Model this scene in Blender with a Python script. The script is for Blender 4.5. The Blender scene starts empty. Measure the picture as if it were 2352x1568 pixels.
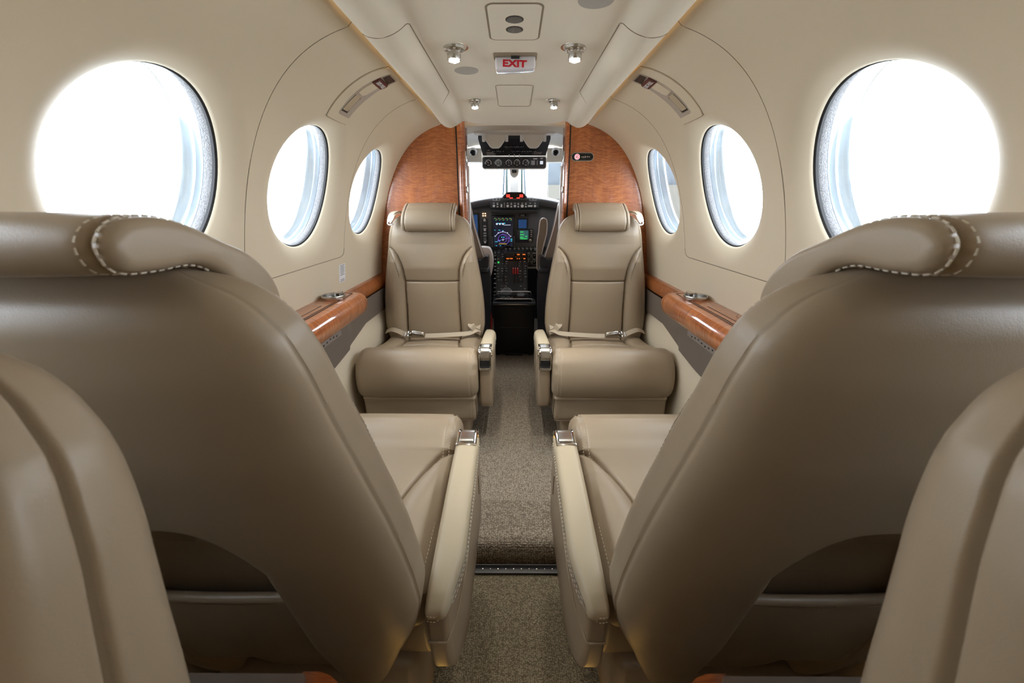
import bpy, bmesh, math, random
import numpy as np
from mathutils import Vector, Matrix
random.seed(7); rng = np.random.default_rng(7)
PI = math.pi
SC = bpy.context.scene
COL = SC.collection
H = 1.08                     # eye height above the low aisle floor; all builders use heights relative to the eye

# ------------------------------------------------------------------ camera, world, exposure
cd = bpy.data.cameras.new('camera'); cam = bpy.data.objects.new('camera', cd); COL.objects.link(cam)
cd.lens = 915.8*36/2352; cd.sensor_width = 36; cd.clip_start = 0.01; cd.clip_end = 200
cam.location = (0, 0, H)
cam.rotation_euler = (math.radians(90-19.15), 0, math.radians(0.30))
cd.dof.use_dof = True; cd.dof.focus_distance = 1.3; cd.dof.aperture_fstop = 9
SC.camera = cam
w = bpy.data.worlds.new('sky'); SC.world = w; w.use_nodes = True
nt = w.node_tree; bg = nt.nodes['Background']
tc = nt.nodes.new('ShaderNodeTexCoord'); sp = nt.nodes.new('ShaderNodeSeparateXYZ'); mr = nt.nodes.new('ShaderNodeMapRange'); cr = nt.nodes.new('ShaderNodeMix'); cr.data_type = 'RGBA'
nt.links.new(tc.outputs['Generated'], sp.inputs[0]); nt.links.new(sp.outputs['Z'], mr.inputs['Value'])
mr.inputs['From Min'].default_value = -0.05; mr.inputs['From Max'].default_value = 0.6
nt.links.new(mr.outputs[0], cr.inputs['Factor'])
cr.inputs[6].default_value = (0.93, 0.96, 1.0, 1); cr.inputs[7].default_value = (0.86, 0.93, 1.0, 1)
nt.links.new(cr.outputs[2], bg.inputs['Color']); bg.inputs['Strength'].default_value = 11.0
SC.view_settings.view_transform = 'Standard'; SC.view_settings.look = 'None'
SC.view_settings.exposure = 0.0; SC.view_settings.gamma = 1.0; SC.view_settings.use_curve_mapping = False
SC.cycles.max_bounces = 8; SC.cycles.diffuse_bounces = 5; SC.cycles.glossy_bounces = 4
SC.cycles.transparent_max_bounces = 16; SC.cycles.sample_clamp_indirect = 6.0
SC.cycles.use_denoising = True

# ------------------------------------------------------------------ materials
def mat(name, col, rough=0.5, metal=0.0, bump=None, coat=0.0, emit=None, es=0.0, spec=0.5, var=None):
    m = bpy.data.materials.new(name); m.use_nodes = True
    t = m.node_tree; b = t.nodes['Principled BSDF']
    b.inputs['Base Color'].default_value = (*col, 1); b.inputs['Roughness'].default_value = rough
    b.inputs['Metallic'].default_value = metal; b.inputs['Coat Weight'].default_value = coat
    b.inputs['Coat Roughness'].default_value = 0.04; b.inputs['Specular IOR Level'].default_value = spec
    if emit: b.inputs['Emission Color'].default_value = (*emit, 1); b.inputs['Emission Strength'].default_value = es
    c = t.nodes.new('ShaderNodeTexCoord')
    if var:
        n = t.nodes.new('ShaderNodeTexNoise'); n.inputs['Scale'].default_value = var[0]; n.inputs['Detail'].default_value = 3
        t.links.new(c.outputs['Object'], n.inputs['Vector'])
        mx = t.nodes.new('ShaderNodeMix'); mx.data_type = 'RGBA'
        mx.inputs[6].default_value = (*[x*(1-var[1]) for x in col], 1); mx.inputs[7].default_value = (*[min(1, x*(1+var[1])) for x in col], 1)
        t.links.new(n.outputs['Fac'], mx.inputs['Factor']); t.links.new(mx.outputs[2], b.inputs['Base Color'])
    if bump:
        n = t.nodes.new('ShaderNodeTexNoise'); n.inputs['Scale'].default_value = bump[0]; n.inputs['Detail'].default_value = 4
        t.links.new(c.outputs['Object'], n.inputs['Vector'])
        bn = t.nodes.new('ShaderNodeBump'); bn.inputs['Strength'].default_value = bump[1]; bn.inputs['Distance'].default_value = bump[2]
        t.links.new(n.outputs['Fac'], bn.inputs['Height']); t.links.new(bn.outputs[0], b.inputs['Normal'])
    return m

def wood(name, axis='Z'):
    m = bpy.data.materials.new(name); m.use_nodes = True
    t = m.node_tree; b = t.nodes['Principled BSDF']; L = t.links.new
    b.inputs['Roughness'].default_value = 0.35; b.inputs['Coat Weight'].default_value = 1.0; b.inputs['Coat Roughness'].default_value = 0.03
    c0 = t.nodes.new('ShaderNodeTexCoord'); sx = t.nodes.new('ShaderNodeSeparateXYZ'); L(c0.outputs['Object'], sx.inputs[0])
    def mth(op, a, b=None):
        n = t.nodes.new('ShaderNodeMath'); n.operation = op
        for k_, v_ in ((0, a), (1, b)):
            if v_ is None: continue
            if isinstance(v_, (int, float)): n.inputs[k_].default_value = v_
            else: L(v_, n.inputs[k_])
        return n.outputs[0]
    chev = mth('MULTIPLY', mth('PINGPONG', mth('ADD', sx.outputs['X'], 10.03), .11), .20)      # book-matched veneer leaves
    cb = t.nodes.new('ShaderNodeCombineXYZ'); L(sx.outputs['X'], cb.inputs[0]); L(sx.outputs['Y'], cb.inputs[1])
    L(mth('ADD', sx.outputs['Z'], chev) if axis == 'Z' else sx.outputs['Z'], cb.inputs[2])
    def noise(scale, sc, det, dist=0.0):
        mp = t.nodes.new('ShaderNodeMapping'); mp.inputs['Scale'].default_value = sc; L(cb.outputs[0], mp.inputs['Vector'])
        n = t.nodes.new('ShaderNodeTexNoise'); n.inputs['Scale'].default_value = scale; n.inputs['Detail'].default_value = det
        n.inputs['Distortion'].default_value = dist; L(mp.outputs[0], n.inputs['Vector']); return n
    if axis == 'Z':
        a = noise(1.0, (26, 26, 235), 2, 0.9); g = noise(1.0, (90, 90, 5), 3, 0.3); big = noise(1.0, (14, 14, 2), 2)
    else:
        a = noise(1.0, (22, 190, 22), 3, 0.8); g = noise(1.0, (150, 8, 150), 3, 0.3); big = noise(1.0, (5, 9, 5), 2)
    r = t.nodes.new('ShaderNodeValToRGB'); e = r.color_ramp.elements
    e[0].position = 0.53; e[0].color = (0.26, 0.066, 0.016, 1); e[1].position = 0.86; e[1].color = (0.53, 0.180, 0.052, 1)
    x = e.new(0.69); x.color = (0.39, 0.115, 0.031, 1)
    m1 = t.nodes.new('ShaderNodeMath'); m1.operation = 'MULTIPLY_ADD'; m1.inputs[1].default_value = 0.20; L(g.outputs['Fac'], m1.inputs[0])
    m2 = t.nodes.new('ShaderNodeMath'); m2.operation = 'MULTIPLY'; m2.inputs[1].default_value = 0.85; L(a.outputs['Fac'], m2.inputs[0]); L(m2.outputs[0], m1.inputs[2])
    m3 = t.nodes.new('ShaderNodeMath'); m3.operation = 'MULTIPLY_ADD'; m3.inputs[1].default_value = 0.35; L(big.outputs['Fac'], m3.inputs[0]); L(m1.outputs[0], m3.inputs[2])
    L(m3.outputs[0], r.inputs['Fac']); L(r.outputs['Color'], b.inputs['Base Color'])
    return m

def carpet(name, c1, c2, scale=1.0):
    m = bpy.data.materials.new(name); m.use_nodes = True
    t = m.node_tree; b = t.nodes['Principled BSDF']; L = t.links.new
    b.inputs['Roughness'].default_value = 0.95; b.inputs['Specular IOR Level'].default_value = 0.1
    c = t.nodes.new('ShaderNodeTexCoord')
    v = t.nodes.new('ShaderNodeTexVoronoi'); v.inputs['Scale'].default_value = 190*scale; v.inputs['Randomness'].default_value = 0.55
    mp = t.nodes.new('ShaderNodeMapping'); mp.inputs['Scale'].default_value = (0.75, 1.1, 1); L(c.outputs['Object'], mp.inputs['Vector']); L(mp.outputs[0], v.inputs['Vector'])
    n = t.nodes.new('ShaderNodeTexNoise'); n.inputs['Scale'].default_value = 260*scale; n.inputs['Detail'].default_value = 3; L(c.outputs['Object'], n.inputs['Vector'])
    n2 = t.nodes.new('ShaderNodeTexNoise'); n2.inputs['Scale'].default_value = 60*scale; L(c.outputs['Object'], n2.inputs['Vector'])
    s = t.nodes.new('ShaderNodeMath'); s.operation = 'SUBTRACT'; L(n.outputs['Fac'], s.inputs[0]); L(v.outputs['Distance'], s.inputs[1])
    s2 = t.nodes.new('ShaderNodeMath'); s2.operation = 'MULTIPLY_ADD'; s2.inputs[1].default_value = 0.5; L(n2.outputs['Fac'], s2.inputs[0]); L(s.outputs[0], s2.inputs[2])
    r = t.nodes.new('ShaderNodeValToRGB'); e = r.color_ramp.elements
    e[0].position = 0.05; e[0].color = (*c1, 1); e[1].position = 0.65; e[1].color = (*c2, 1)
    L(s2.outputs[0], r.inputs['Fac']); L(r.outputs['Color'], b.inputs['Base Color'])
    bn = t.nodes.new('ShaderNodeBump'); bn.inputs['Strength'].default_value = 0.9; bn.inputs['Distance'].default_value = 0.004
    L(s2.outputs[0], bn.inputs['Height']); L(bn.outputs[0], b.inputs['Normal'])
    return m

def pane_mat(name, tint, mixg=0.06):
    m = bpy.data.materials.new(name); m.use_nodes = True
    t = m.node_tree; t.nodes.clear(); L = t.links.new
    o = t.nodes.new('ShaderNodeOutputMaterial'); mx = t.nodes.new('ShaderNodeMixShader')
    a = t.nodes.new('ShaderNodeBsdfTransparent'); a.inputs[0].default_value = (*tint, 1)
    g = t.nodes.new('ShaderNodeBsdfGlossy'); g.inputs['Roughness'].default_value = 0.03
    f = t.nodes.new('ShaderNodeLayerWeight'); f.inputs[0].default_value = 0.12
    p_ = t.nodes.new('ShaderNodeMath'); p_.operation = 'MULTIPLY'; p_.inputs[1].default_value = 0.30; L(f.outputs['Facing'], p_.inputs[0])
    L(p_.outputs[0], mx.inputs[0]); L(a.outputs[0], mx.inputs[1]); L(g.outputs[0], mx.inputs[2]); L(mx.outputs[0], o.inputs[0])
    return m

def lens_mat(name, col):     # polished acrylic ring, half clear: daylight from the sides shines through it
    m = bpy.data.materials.new(name); m.use_nodes = True
    t = m.node_tree; t.nodes.clear(); L = t.links.new
    o = t.nodes.new('ShaderNodeOutputMaterial'); mx = t.nodes.new('ShaderNodeMixShader'); m2 = t.nodes.new('ShaderNodeMixShader')
    a = t.nodes.new('ShaderNodeBsdfTranslucent'); a.inputs[0].default_value = (*col, 1)
    d = t.nodes.new('ShaderNodeBsdfDiffuse'); d.inputs[0].default_value = (*col, 1)
    g = t.nodes.new('ShaderNodeBsdfGlossy'); g.inputs['Roughness'].default_value = 0.12; g.inputs[0].default_value = (0.85, 0.93, 1, 1)
    mx.inputs[0].default_value = 0.15; m2.inputs[0].default_value = 0.45
    L(a.outputs[0], mx.inputs[1]); L(d.outputs[0], mx.inputs[2]); L(mx.outputs[0], m2.inputs[1]); L(g.outputs[0], m2.inputs[2]); L(m2.outputs[0], o.inputs[0])
    return m

M = {}
M['vinyl'] = mat('wall_vinyl', (0.71, 0.62, 0.47), 0.55, bump=(420, 0.12, 0.0008), spec=0.35)
M['ceil'] = mat('ceiling_vinyl', (0.74, 0.67, 0.55), 0.6, bump=(420, 0.10, 0.0006), spec=0.3)
M['seam'] = mat('seam_shadow_gap', (0.27, 0.22, 0.155), 0.8)
M['leather'] = mat('leather', (0.31, 0.24, 0.163), 0.38, bump=(700, 0.22, 0.0006), spec=0.45, var=(3, 0.04))
M['leather_lt'] = mat('leather_light', (0.50, 0.42, 0.29), 0.42, bump=(700, 0.2, 0.0006), spec=0.4)
M['thread'] = mat('thread', (0.62, 0.56, 0.45), 0.7)
M['thread2'] = mat('thread_fine', (0.52, 0.44, 0.33), 0.7)
M['web'] = mat('webbing', (0.40, 0.33, 0.24), 0.6, bump=(900, 0.3, 0.0005))
M['carpet'] = carpet('carpet', (0.17, 0.14, 0.105), (0.48, 0.42, 0.34))
M['carpet_lo'] = carpet('carpet_low', (0.15, 0.125, 0.080), (0.44, 0.38, 0.27), 1.35)
M['wood'] = wood('figured_wood', 'Z'); M['wood_y'] = wood('figured_wood_ledge', 'Y')
M['well'] = mat('well_trim', (0.46, 0.40, 0.33), 0.5)
M['band'] = mat('taupe_panel', (0.175, 0.142, 0.118), 0.5, bump=(500, 0.1, 0.0005))
M['taupe_lt'] = mat('taupe_cloth', (0.28, 0.235, 0.205), 0.6)
M['chrome'] = mat('chrome', (0.75, 0.74, 0.72), 0.10, 1.0)
M['brushed'] = mat('brushed_steel', (0.55, 0.53, 0.50), 0.26, 1.0)
M['black'] = mat('black_plastic', (0.012, 0.012, 0.013), 0.45)
M['blackgl'] = mat('black_gloss', (0.01, 0.01, 0.012), 0.12)
M['dash'] = mat('dash_grey', (0.12, 0.12, 0.128), 0.55, bump=(300, 0.1, 0.001))
M['dashdk'] = mat('dash_dark', (0.024, 0.024, 0.028), 0.5)
M['gasket'] = mat('rubber_gasket', (0.012, 0.012, 0.014), 0.6)
M['felt'] = mat('grey_felt', (0.30, 0.30, 0.31), 0.95, bump=(380, 0.9, 0.003), var=(300, 0.55))
M['lens'] = lens_mat('window_lens', (0.50, 0.62, 0.76))
M['pane'] = pane_mat('window_pane', (0.97, 0.985, 1.0))
M['cockpit'] = mat('cockpit_trim', (0.68, 0.64, 0.57), 0.6)
M['cockpit_w'] = mat('cockpit_white', (0.75, 0.75, 0.74), 0.5)
M['greenish'] = mat('windshield_frame', (0.10, 0.15, 0.15), 0.4)
M['wiper'] = mat('wiper_grey', (0.13, 0.155, 0.18), 0.4)
M['white'] = mat('white_marking', (0.8, 0.8, 0.8), 0.5)
M['red'] = mat('red_paint', (0.5, 0.02, 0.015), 0.4)
M['maroon'] = mat('maroon_plate', (0.10, 0.016, 0.012), 0.45)
M['signred'] = mat('sign_red_ink', (0.62, 0.01, 0.03), 0.4)
M['signwhite'] = mat('sign_acrylic', (0.78, 0.76, 0.80), 0.15, coat=0.6)
M['paper'] = mat('placard_paper', (0.85, 0.86, 0.88), 0.6)
M['ink'] = mat('placard_ink', (0.10, 0.11, 0.13), 0.6)
M['mesh'] = mat('speaker_cloth', (0.40, 0.375, 0.33), 0.8, bump=(900, 0.6, 0.001))
M['grille'] = mat('grille_dark', (0.06, 0.055, 0.05), 0.6)
M['white_leather'] = mat('pale_leather', (0.80, 0.72, 0.68), 0.4)
M['shell'] = mat('dark_shell', (0.016, 0.018, 0.024), 0.30)
M['brown_leather'] = mat('cockpit_leather', (0.20, 0.15, 0.105), 0.35)
def emis(n, c, s): return mat(n, (0, 0, 0), 0.5, emit=c, es=s)
M['lamp'] = emis('lamp_led', (1.0, 0.97, 0.9), 40)
M['cove'] = emis('cove_led', (1.0, 0.62, 0.22), 14.0)
M['amber'] = emis('aisle_led', (1.0, 0.55, 0.12), 4.5)
M['e_red'] = emis('lit_red', (1.0, 0.045, 0.03), 2.6); M['e_amber'] = emis('lit_amber', (1.0, 0.20, 0.03), 1.3)
M['e_green'] = emis('lit_green', (0.04, 0.75, 0.12), 0.9); M['e_cyan'] = emis('lit_cyan', (0.05, 0.65, 0.9), 1.0)
M['e_violet'] = emis('lit_violet', (0.30, 0.12, 0.85), 1.0); M['e_white'] = emis('lit_white', (0.8, 0.85, 0.95), 0.9)
M['e_warm'] = emis('lit_warm', (1.0, 0.55, 0.3), 3); M['e_yellow'] = emis('lit_yellow', (0.9, 0.6, 0.05), 0.9)
M['screen'] = mat('screen_black', (0.004, 0.005, 0.010), 0.08, emit=(0.004, 0.006, 0.018), es=1)
M['screen_blue'] = mat('screen_blue', (0.01, 0.03, 0.08), 0.08, emit=(0.01, 0.05, 0.16), es=0.8)
M['screen_gr'] = mat('screen_green', (0.02, 0.05, 0.05), 0.08, emit=(0.03, 0.10, 0.11), es=0.9)
M['concrete'] = mat('apron_concrete', (0.62, 0.62, 0.60), 0.9, var=(0.5, 0.08))
M['bluewall'] = mat('hangar_cladding', (0.040, 0.050, 0.060), 0.7, var=(0.9, 0.5)); M['tanwall'] = mat('hangar_plinth', (0.070, 0.066, 0.055), 0.8)
M['palewall'] = mat('pale_cladding', (0.8, 0.82, 0.85), 0.7, var=(0.7, 0.1))

# ------------------------------------------------------------------ mesh helpers
class MB:
    def __init__(s): s.v = []; s.f = []
    def add(s, V, F):
        o = len(s.v); s.v.extend([tuple(map(float, p)) for p in V]); s.f.extend([tuple(o+i for i in f) for f in F]); return s
    def grid(s, P, cu=False, cv=False, flip=False, cap=False):
        P = np.asarray(P, float); R, C = P.shape[:2]; F = []
        for i in range(R-1 if not cu else R):
            for j in range(C-1 if not cv else C):
                a = i*C+j; b = i*C+(j+1) % C; c = ((i+1) % R)*C+(j+1) % C; d = ((i+1) % R)*C+j
                F.append((a, d, c, b) if flip else (a, b, c, d))
        if cap:
            f0 = tuple(range(C)); f1 = tuple((R-1)*C+j for j in range(C))
            F.append(f0 if flip else f0[::-1]); F.append(f1[::-1] if flip else f1)
        return s.add(P.reshape(-1, 3), F)
    def box(s, c, d, r=0.0, seg=2, rot=None):
        bm = bmesh.new(); bmesh.ops.create_cube(bm, size=1.0)
        for v in bm.verts: v.co = Vector((v.co.x*d[0], v.co.y*d[1], v.co.z*d[2]))
        if r > 0: bmesh.ops.bevel(bm, geom=list(bm.edges), offset=min(r, min(d)*0.49), segments=seg, profile=0.5, affect='EDGES')
        if rot is not None: bmesh.ops.rotate(bm, cent=(0, 0, 0), matrix=rot, verts=bm.verts)
        bm.verts.ensure_lookup_table()
        s.add([v.co+Vector(c) for v in bm.verts], [tuple(v.index for v in f.verts) for f in bm.faces]); bm.free(); return s
    def tube(s, pts, r, n=8, cap=True, closed=False):
        pts = [Vector(p) for p in pts]; N = len(pts); rings = []
        up = None
        for i, p in enumerate(pts):
            a = pts[(i-1) % N] if (closed or i > 0) else p; b = pts[(i+1) % N] if (closed or i < N-1) else p
            t = (b-a).normalized()
            if up is None:
                up = t.orthogonal().normalized()
            up = (up - t*up.dot(t)); up = up.normalized() if up.length > 1e-9 else t.orthogonal().normalized()
            q = t.cross(up); rr = r[i] if hasattr(r, '__len__') else r
            rings.append([p+(up*math.cos(2*PI*k/n)+q*math.sin(2*PI*k/n))*rr for k in range(n)])
        return s.grid([[tuple(x) for x in rg] for rg in rings], cu=closed, cv=True, cap=(cap and not closed))
    def cyl(s, p0, p1, r, r1=None, n=24):
        return s.tube([p0, p1], [r, r if r1 is None else r1], n)
    def lathe(s, prof, c, ax=(0, 0, 1), n=40, close=True):
        ax = Vector(ax).normalized(); u = ax.orthogonal().normalized(); w_ = ax.cross(u); c = Vector(c)
        rows = [[tuple(c+ax*h+(u*math.cos(2*PI*k/n)+w_*math.sin(2*PI*k/n))*max(r, 1e-5)) for k in range(n)] for r, h in prof]
        return s.grid(rows, cv=True, cap=close)
    def prism(s, poly, fn, t):      # poly in 2D, fn maps (a, b, depth) to 3D
        n = len(poly); V = [fn(a, b, 0) for a, b in poly]+[fn(a, b, t) for a, b in poly]
        F = [tuple(range(n))[::-1], tuple(range(n, 2*n))]+[(i, (i+1) % n, n+(i+1) % n, n+i) for i in range(n)]
        return s.add(V, F)
    def mirrored(s):
        m = MB(); m.v = [(-x, y, z) for x, y, z in s.v]; m.f = [f[::-1] for f in s.f]; return m

def base_of(o):
    v = Vector((0, 0, 0))
    while o is not None: v = v+o.location; o = o.parent
    return v
def O(name, mb, m, parent=None, world=True, smooth=40, lift=True):
    me = bpy.data.meshes.new(name); V = np.array(mb.v, float).reshape(-1, 3)
    loc = Vector((0, 0, 0))
    if world:
        if lift: V = V+np.array([0, 0, H])
        if parent is not None: V = V-np.array(base_of(parent))
        else:
            lo, hi = V.min(0), V.max(0); loc = Vector(((lo[0]+hi[0])/2, (lo[1]+hi[1])/2, lo[2])); V = V-np.array(loc)
    me.from_pydata(V.tolist(), [], mb.f); me.materials.append(m)
    bm = bmesh.new(); bm.from_mesh(me); bmesh.ops.recalc_face_normals(bm, faces=bm.faces)
    if smooth:
        for f in bm.faces: f.smooth = True
        a = math.radians(smooth)
        for e in bm.edges:
            if len(e.link_faces) == 2 and e.calc_face_angle(0) > a: e.smooth = False
    bm.to_mesh(me); bm.free()
    o = bpy.data.objects.new(name, me); COL.objects.link(o); o.location = loc; o.parent = parent
    return o
def tag(o, label=None, cat=None, group=None, kind=None):
    if label: o['label'] = label
    if cat: o['category'] = cat
    if group: o['group'] = group
    if kind: o['kind'] = kind
    return o
def thing(name, loc, label=None, cat=None, group=None, rz=0, kind=None):
    o = bpy.data.objects.new(name, None); COL.objects.link(o); o.empty_display_size = 0.05
    o.location = (loc[0], loc[1], loc[2]+H); o.rotation_euler = (0, 0, rz)
    return tag(o, label, cat, group, kind)
def copy_tree(o, parent=None):
    c = o.copy(); COL.objects.link(c); c.parent = parent
    for ch in list(o.children): copy_tree(ch, c)
    return c
def mirror_tree(o, parent=None, cache={}):      # mirror image in x: new mesh data, local x flipped
    c = o.copy(); COL.objects.link(c); c.parent = parent
    if o.data:
        if o.data.name not in cache:
            me = o.data.copy(); me.transform(Matrix.Scale(-1, 4, (1, 0, 0))); me.flip_normals(); cache[o.data.name] = me
        c.data = cache[o.data.name]
    if parent is not None: c.location = (-o.location[0], o.location[1], o.location[2])
    for ch in list(o.children): mirror_tree(ch, c, cache)
    return c
def catmull(P, n=8, closed=False):
    P = [np.array(p, float) for p in P]; N = len(P); out = []
    for i in range(N if closed else N-1):
        p0 = P[(i-1) % N] if (closed or i > 0) else 2*P[0]-P[1]; p1 = P[i]; p2 = P[(i+1) % N]
        p3 = P[(i+2) % N] if (closed or i+2 < N) else 2*P[-1]-P[-2]
        for k in range(n):
            t = k/n; out.append(0.5*((2*p1)+(-p0+p2)*t+(2*p0-5*p1+4*p2-p3)*t*t+(-p0+3*p1-3*p2+p3)*t**3))
    if not closed: out.append(P[-1])
    return np.array(out)
def resample(P, n, closed=False):
    P = np.asarray(P, float)
    if closed: P = np.vstack([P, P[:1]])
    d = np.r_[0, np.cumsum(np.linalg.norm(np.diff(P, axis=0), axis=1))]
    t = np.linspace(0, d[-1], n+1)[:-1] if closed else np.linspace(0, d[-1], n)
    return np.stack([np.interp(t, d, P[:, k]) for k in range(P.shape[1])], 1)
def rrect(w_, h_, r, n=6):
    pts = []
    for cx, cy, a0 in ((w_/2-r, h_/2-r, 0), (-w_/2+r, h_/2-r, 90), (-w_/2+r, -h_/2+r, 180), (w_/2-r, -h_/2+r, 270)):
        for k in range(n+1):
            a = math.radians(a0+90*k/n); pts.append((cx+r*math.cos(a), cy+r*math.sin(a)))
    return pts
def stitches(P, step=0.0075, ln=0.0045, r=0.0007, mb=None):
    mb = mb or MB(); P = np.asarray(P, float)
    L_ = np.linalg.norm(np.diff(P, axis=0), axis=1).sum(); n = max(3, int(L_/step)); Q = resample(P, n)
    for i in range(n-1):
        d = Q[i+1]-Q[i]; l = np.linalg.norm(d)+1e-9; a = Q[i]; b = Q[i]+d/l*ln
        mb.tube([a, b], r, 5)
    return mb
def text_mesh(name, body, size, m, parent, mat4, ext=0.0006, off=0.0, sx=1.0):
    cu = bpy.data.curves.new(name, 'FONT'); cu.body = body; cu.size = size; cu.extrude = ext; cu.offset = off
    cu.align_x = 'CENTER'; cu.align_y = 'CENTER'
    tmp = bpy.data.objects.new(name+'_tmp', cu); COL.objects.link(tmp)
    dg = bpy.context.evaluated_depsgraph_get(); me = bpy.data.meshes.new_from_object(tmp.evaluated_get(dg))
    bpy.data.objects.remove(tmp); me.name = name
    me.transform(Matrix.Diagonal((sx, 1, 1, 1))); me.transform(mat4); me.transform(Matrix.Translation((0, 0, H)))
    if parent is not None: me.transform(Matrix.Translation(-base_of(parent)))
    me.materials.clear(); me.materials.append(m)
    o = bpy.data.objects.new(name, me); COL.objects.link(o); o.parent = parent
    return o
def frame4(c, xa, ya):
    xa = Vector(xa).normalized(); ya = Vector(ya); ya = (ya-xa*ya.dot(xa)).normalized(); za = xa.cross(ya)
    m = Matrix((xa, ya, za)).transposed().to_4x4(); m.translation = Vector(c); return m

# ------------------------------------------------------------------ cabin section: half width and height of the trim wall
SA, SB, SZ, SN = 0.697, 1.794, -1.4376, 4.097
_t = np.linspace(0.1, 1.5, 3000)
_X = SA*np.cos(_t)**(2/SN); _Z = SZ+SB*np.sin(_t)**(2/SN)
_k = (_Z > -1.09) & (_X > 0.335); _X = _X[_k]; _Z = _Z[_k]
_X = np.r_[_X, 0.30, 0.25, 0.235]; _Z = np.r_[_Z, 0.368, 0.388, 0.392]
_S = np.r_[0, np.cumsum(np.hypot(np.diff(_X), np.diff(_Z)))]
STOP = _S[-1]
def sZ(z): return float(np.interp(z, _Z, _S))
def wp(side, y, s, off=0.0):
    """point on the side wall: side -1 left, +1 right; off > 0 moves into the cabin"""
    x = np.interp(s, _S, _X); z = np.interp(s, _S, _Z)
    dx = np.interp(s+.012, _S, _X)-np.interp(s-.012, _S, _X); dz = np.interp(s+.012, _S, _Z)-np.interp(s-.012, _S, _Z)
    l = math.hypot(dx, dz); nx, nz = -dz/l, dx/l
    return (side*(x+nx*off), y, z+nz*off)
WY = [1.785, 1.257, 0.739, 0.212]
WR, SC0 = 0.1715, sZ(0.034)
YB = 2.024
def wall(side, name):
    mb = MB(); hs = 0.25; nC, nS = 22, 22
    ysep = [2.062, 2.049]+[(WY[k]+WY[k+1])/2 for k in range(3)]+[-.052, -.5, -1.1]
    def lip(r):
        d = (r-WR)/0.06
        return -0.028*max(0, 1-d)**2.0
    slo = np.linspace(0, SC0-hs, 24); shi = np.linspace(SC0+hs, STOP, 40)
    for i in range(len(ysep)-1):
        y1, y0 = ysep[i], ysep[i+1]; ys = np.linspace(y0, y1, nC+1)
        mb.grid([[wp(side, y, s) for y in ys] for s in slo]); mb.grid([[wp(side, y, s) for y in ys] for s in shi])
        if 1 <= i <= 4:
            yc = WY[i-1]; bd = []
            for y in ys[:-1]: bd.append((y, SC0-hs))
            for s in np.linspace(SC0-hs, SC0+hs, nS+1)[:-1]: bd.append((y1, s))
            for y in ys[::-1][:-1]: bd.append((y, SC0+hs))
            for s in np.linspace(SC0+hs, SC0-hs, nS+1)[:-1]: bd.append((y0, s))
            rows = []
            fr = np.r_[0, 0.005, 0.010, 0.016, 0.023, 0.031, 0.040, 0.050, 0.060]
            for q in fr:
                row = []
                for (y, s) in bd:
                    a = math.atan2(s-SC0, y-yc); r = WR+q; row.append(wp(side, yc+r*math.cos(a), SC0+r*math.sin(a), lip(r)))
                rows.append(row)
            for t in np.linspace(0, 1, 6)[1:]:
                row = []
                for (y, s) in bd:
                    a = math.atan2(s-SC0, y-yc); r = WR+0.06; yy = yc+r*math.cos(a); ss = SC0+r*math.sin(a)
                    row.append(wp(side, yy+(y-yy)*t, ss+(s-ss)*t))
                rows.append(row)
            inner = [wp(side, yc+(WR+0.001)*math.cos(math.atan2(s-SC0, y-yc)), SC0+(WR+0.001)*math.sin(math.atan2(s-SC0, y-yc)), -0.036) for (y, s) in bd]
            mb.grid([inner]+rows, cv=True)
        else:
            mb.grid([[wp(side, y, s) for y in ys] for s in np.linspace(SC0-hs, SC0+hs, nS+1)])
    me = MB(); me.v, me.f = mb.v, mb.f
    o = O(name, me, M['vinyl'])
    bm = bmesh.new(); bm.from_mesh(o.data); bmesh.ops.remove_doubles(bm, verts=bm.verts, dist=0.0004); bmesh.ops.recalc_face_normals(bm, faces=bm.faces)
    for e in bm.edges: e.smooth = True
    bm.to_mesh(o.data); bm.free()
    tag(o, kind='structure')
    # fine panel seams, shadow gaps a millimetre wide
    sm = MB()
    for y in (0.962, -0.06):
        sm.tube([wp(side, y, s, 0.0) for s in np.linspace(sZ(-0.31), STOP-0.075, 60)], 0.0009, 5)
    hb = sZ(-0.175)
    sm.tube([wp(side, 1.553, s, 0.0) for s in np.linspace(hb+0.012, STOP-0.075, 60)], 0.0007, 5)
    ring = [wp(side, 0.962, hb-0.02, 0)]+[wp(side, y, hb-0.018, 0) for y in np.linspace(0.97, 1.52, 12)]
    ring += [wp(side, 1.543, hb-0.013, 0), wp(side, 1.551, hb-0.003, 0), wp(side, 1.553, hb+0.012, 0)]
    sm.tube(ring, 0.0014, 5)
    O('panel_seam', sm, M['seam'], o)
    return o

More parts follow.
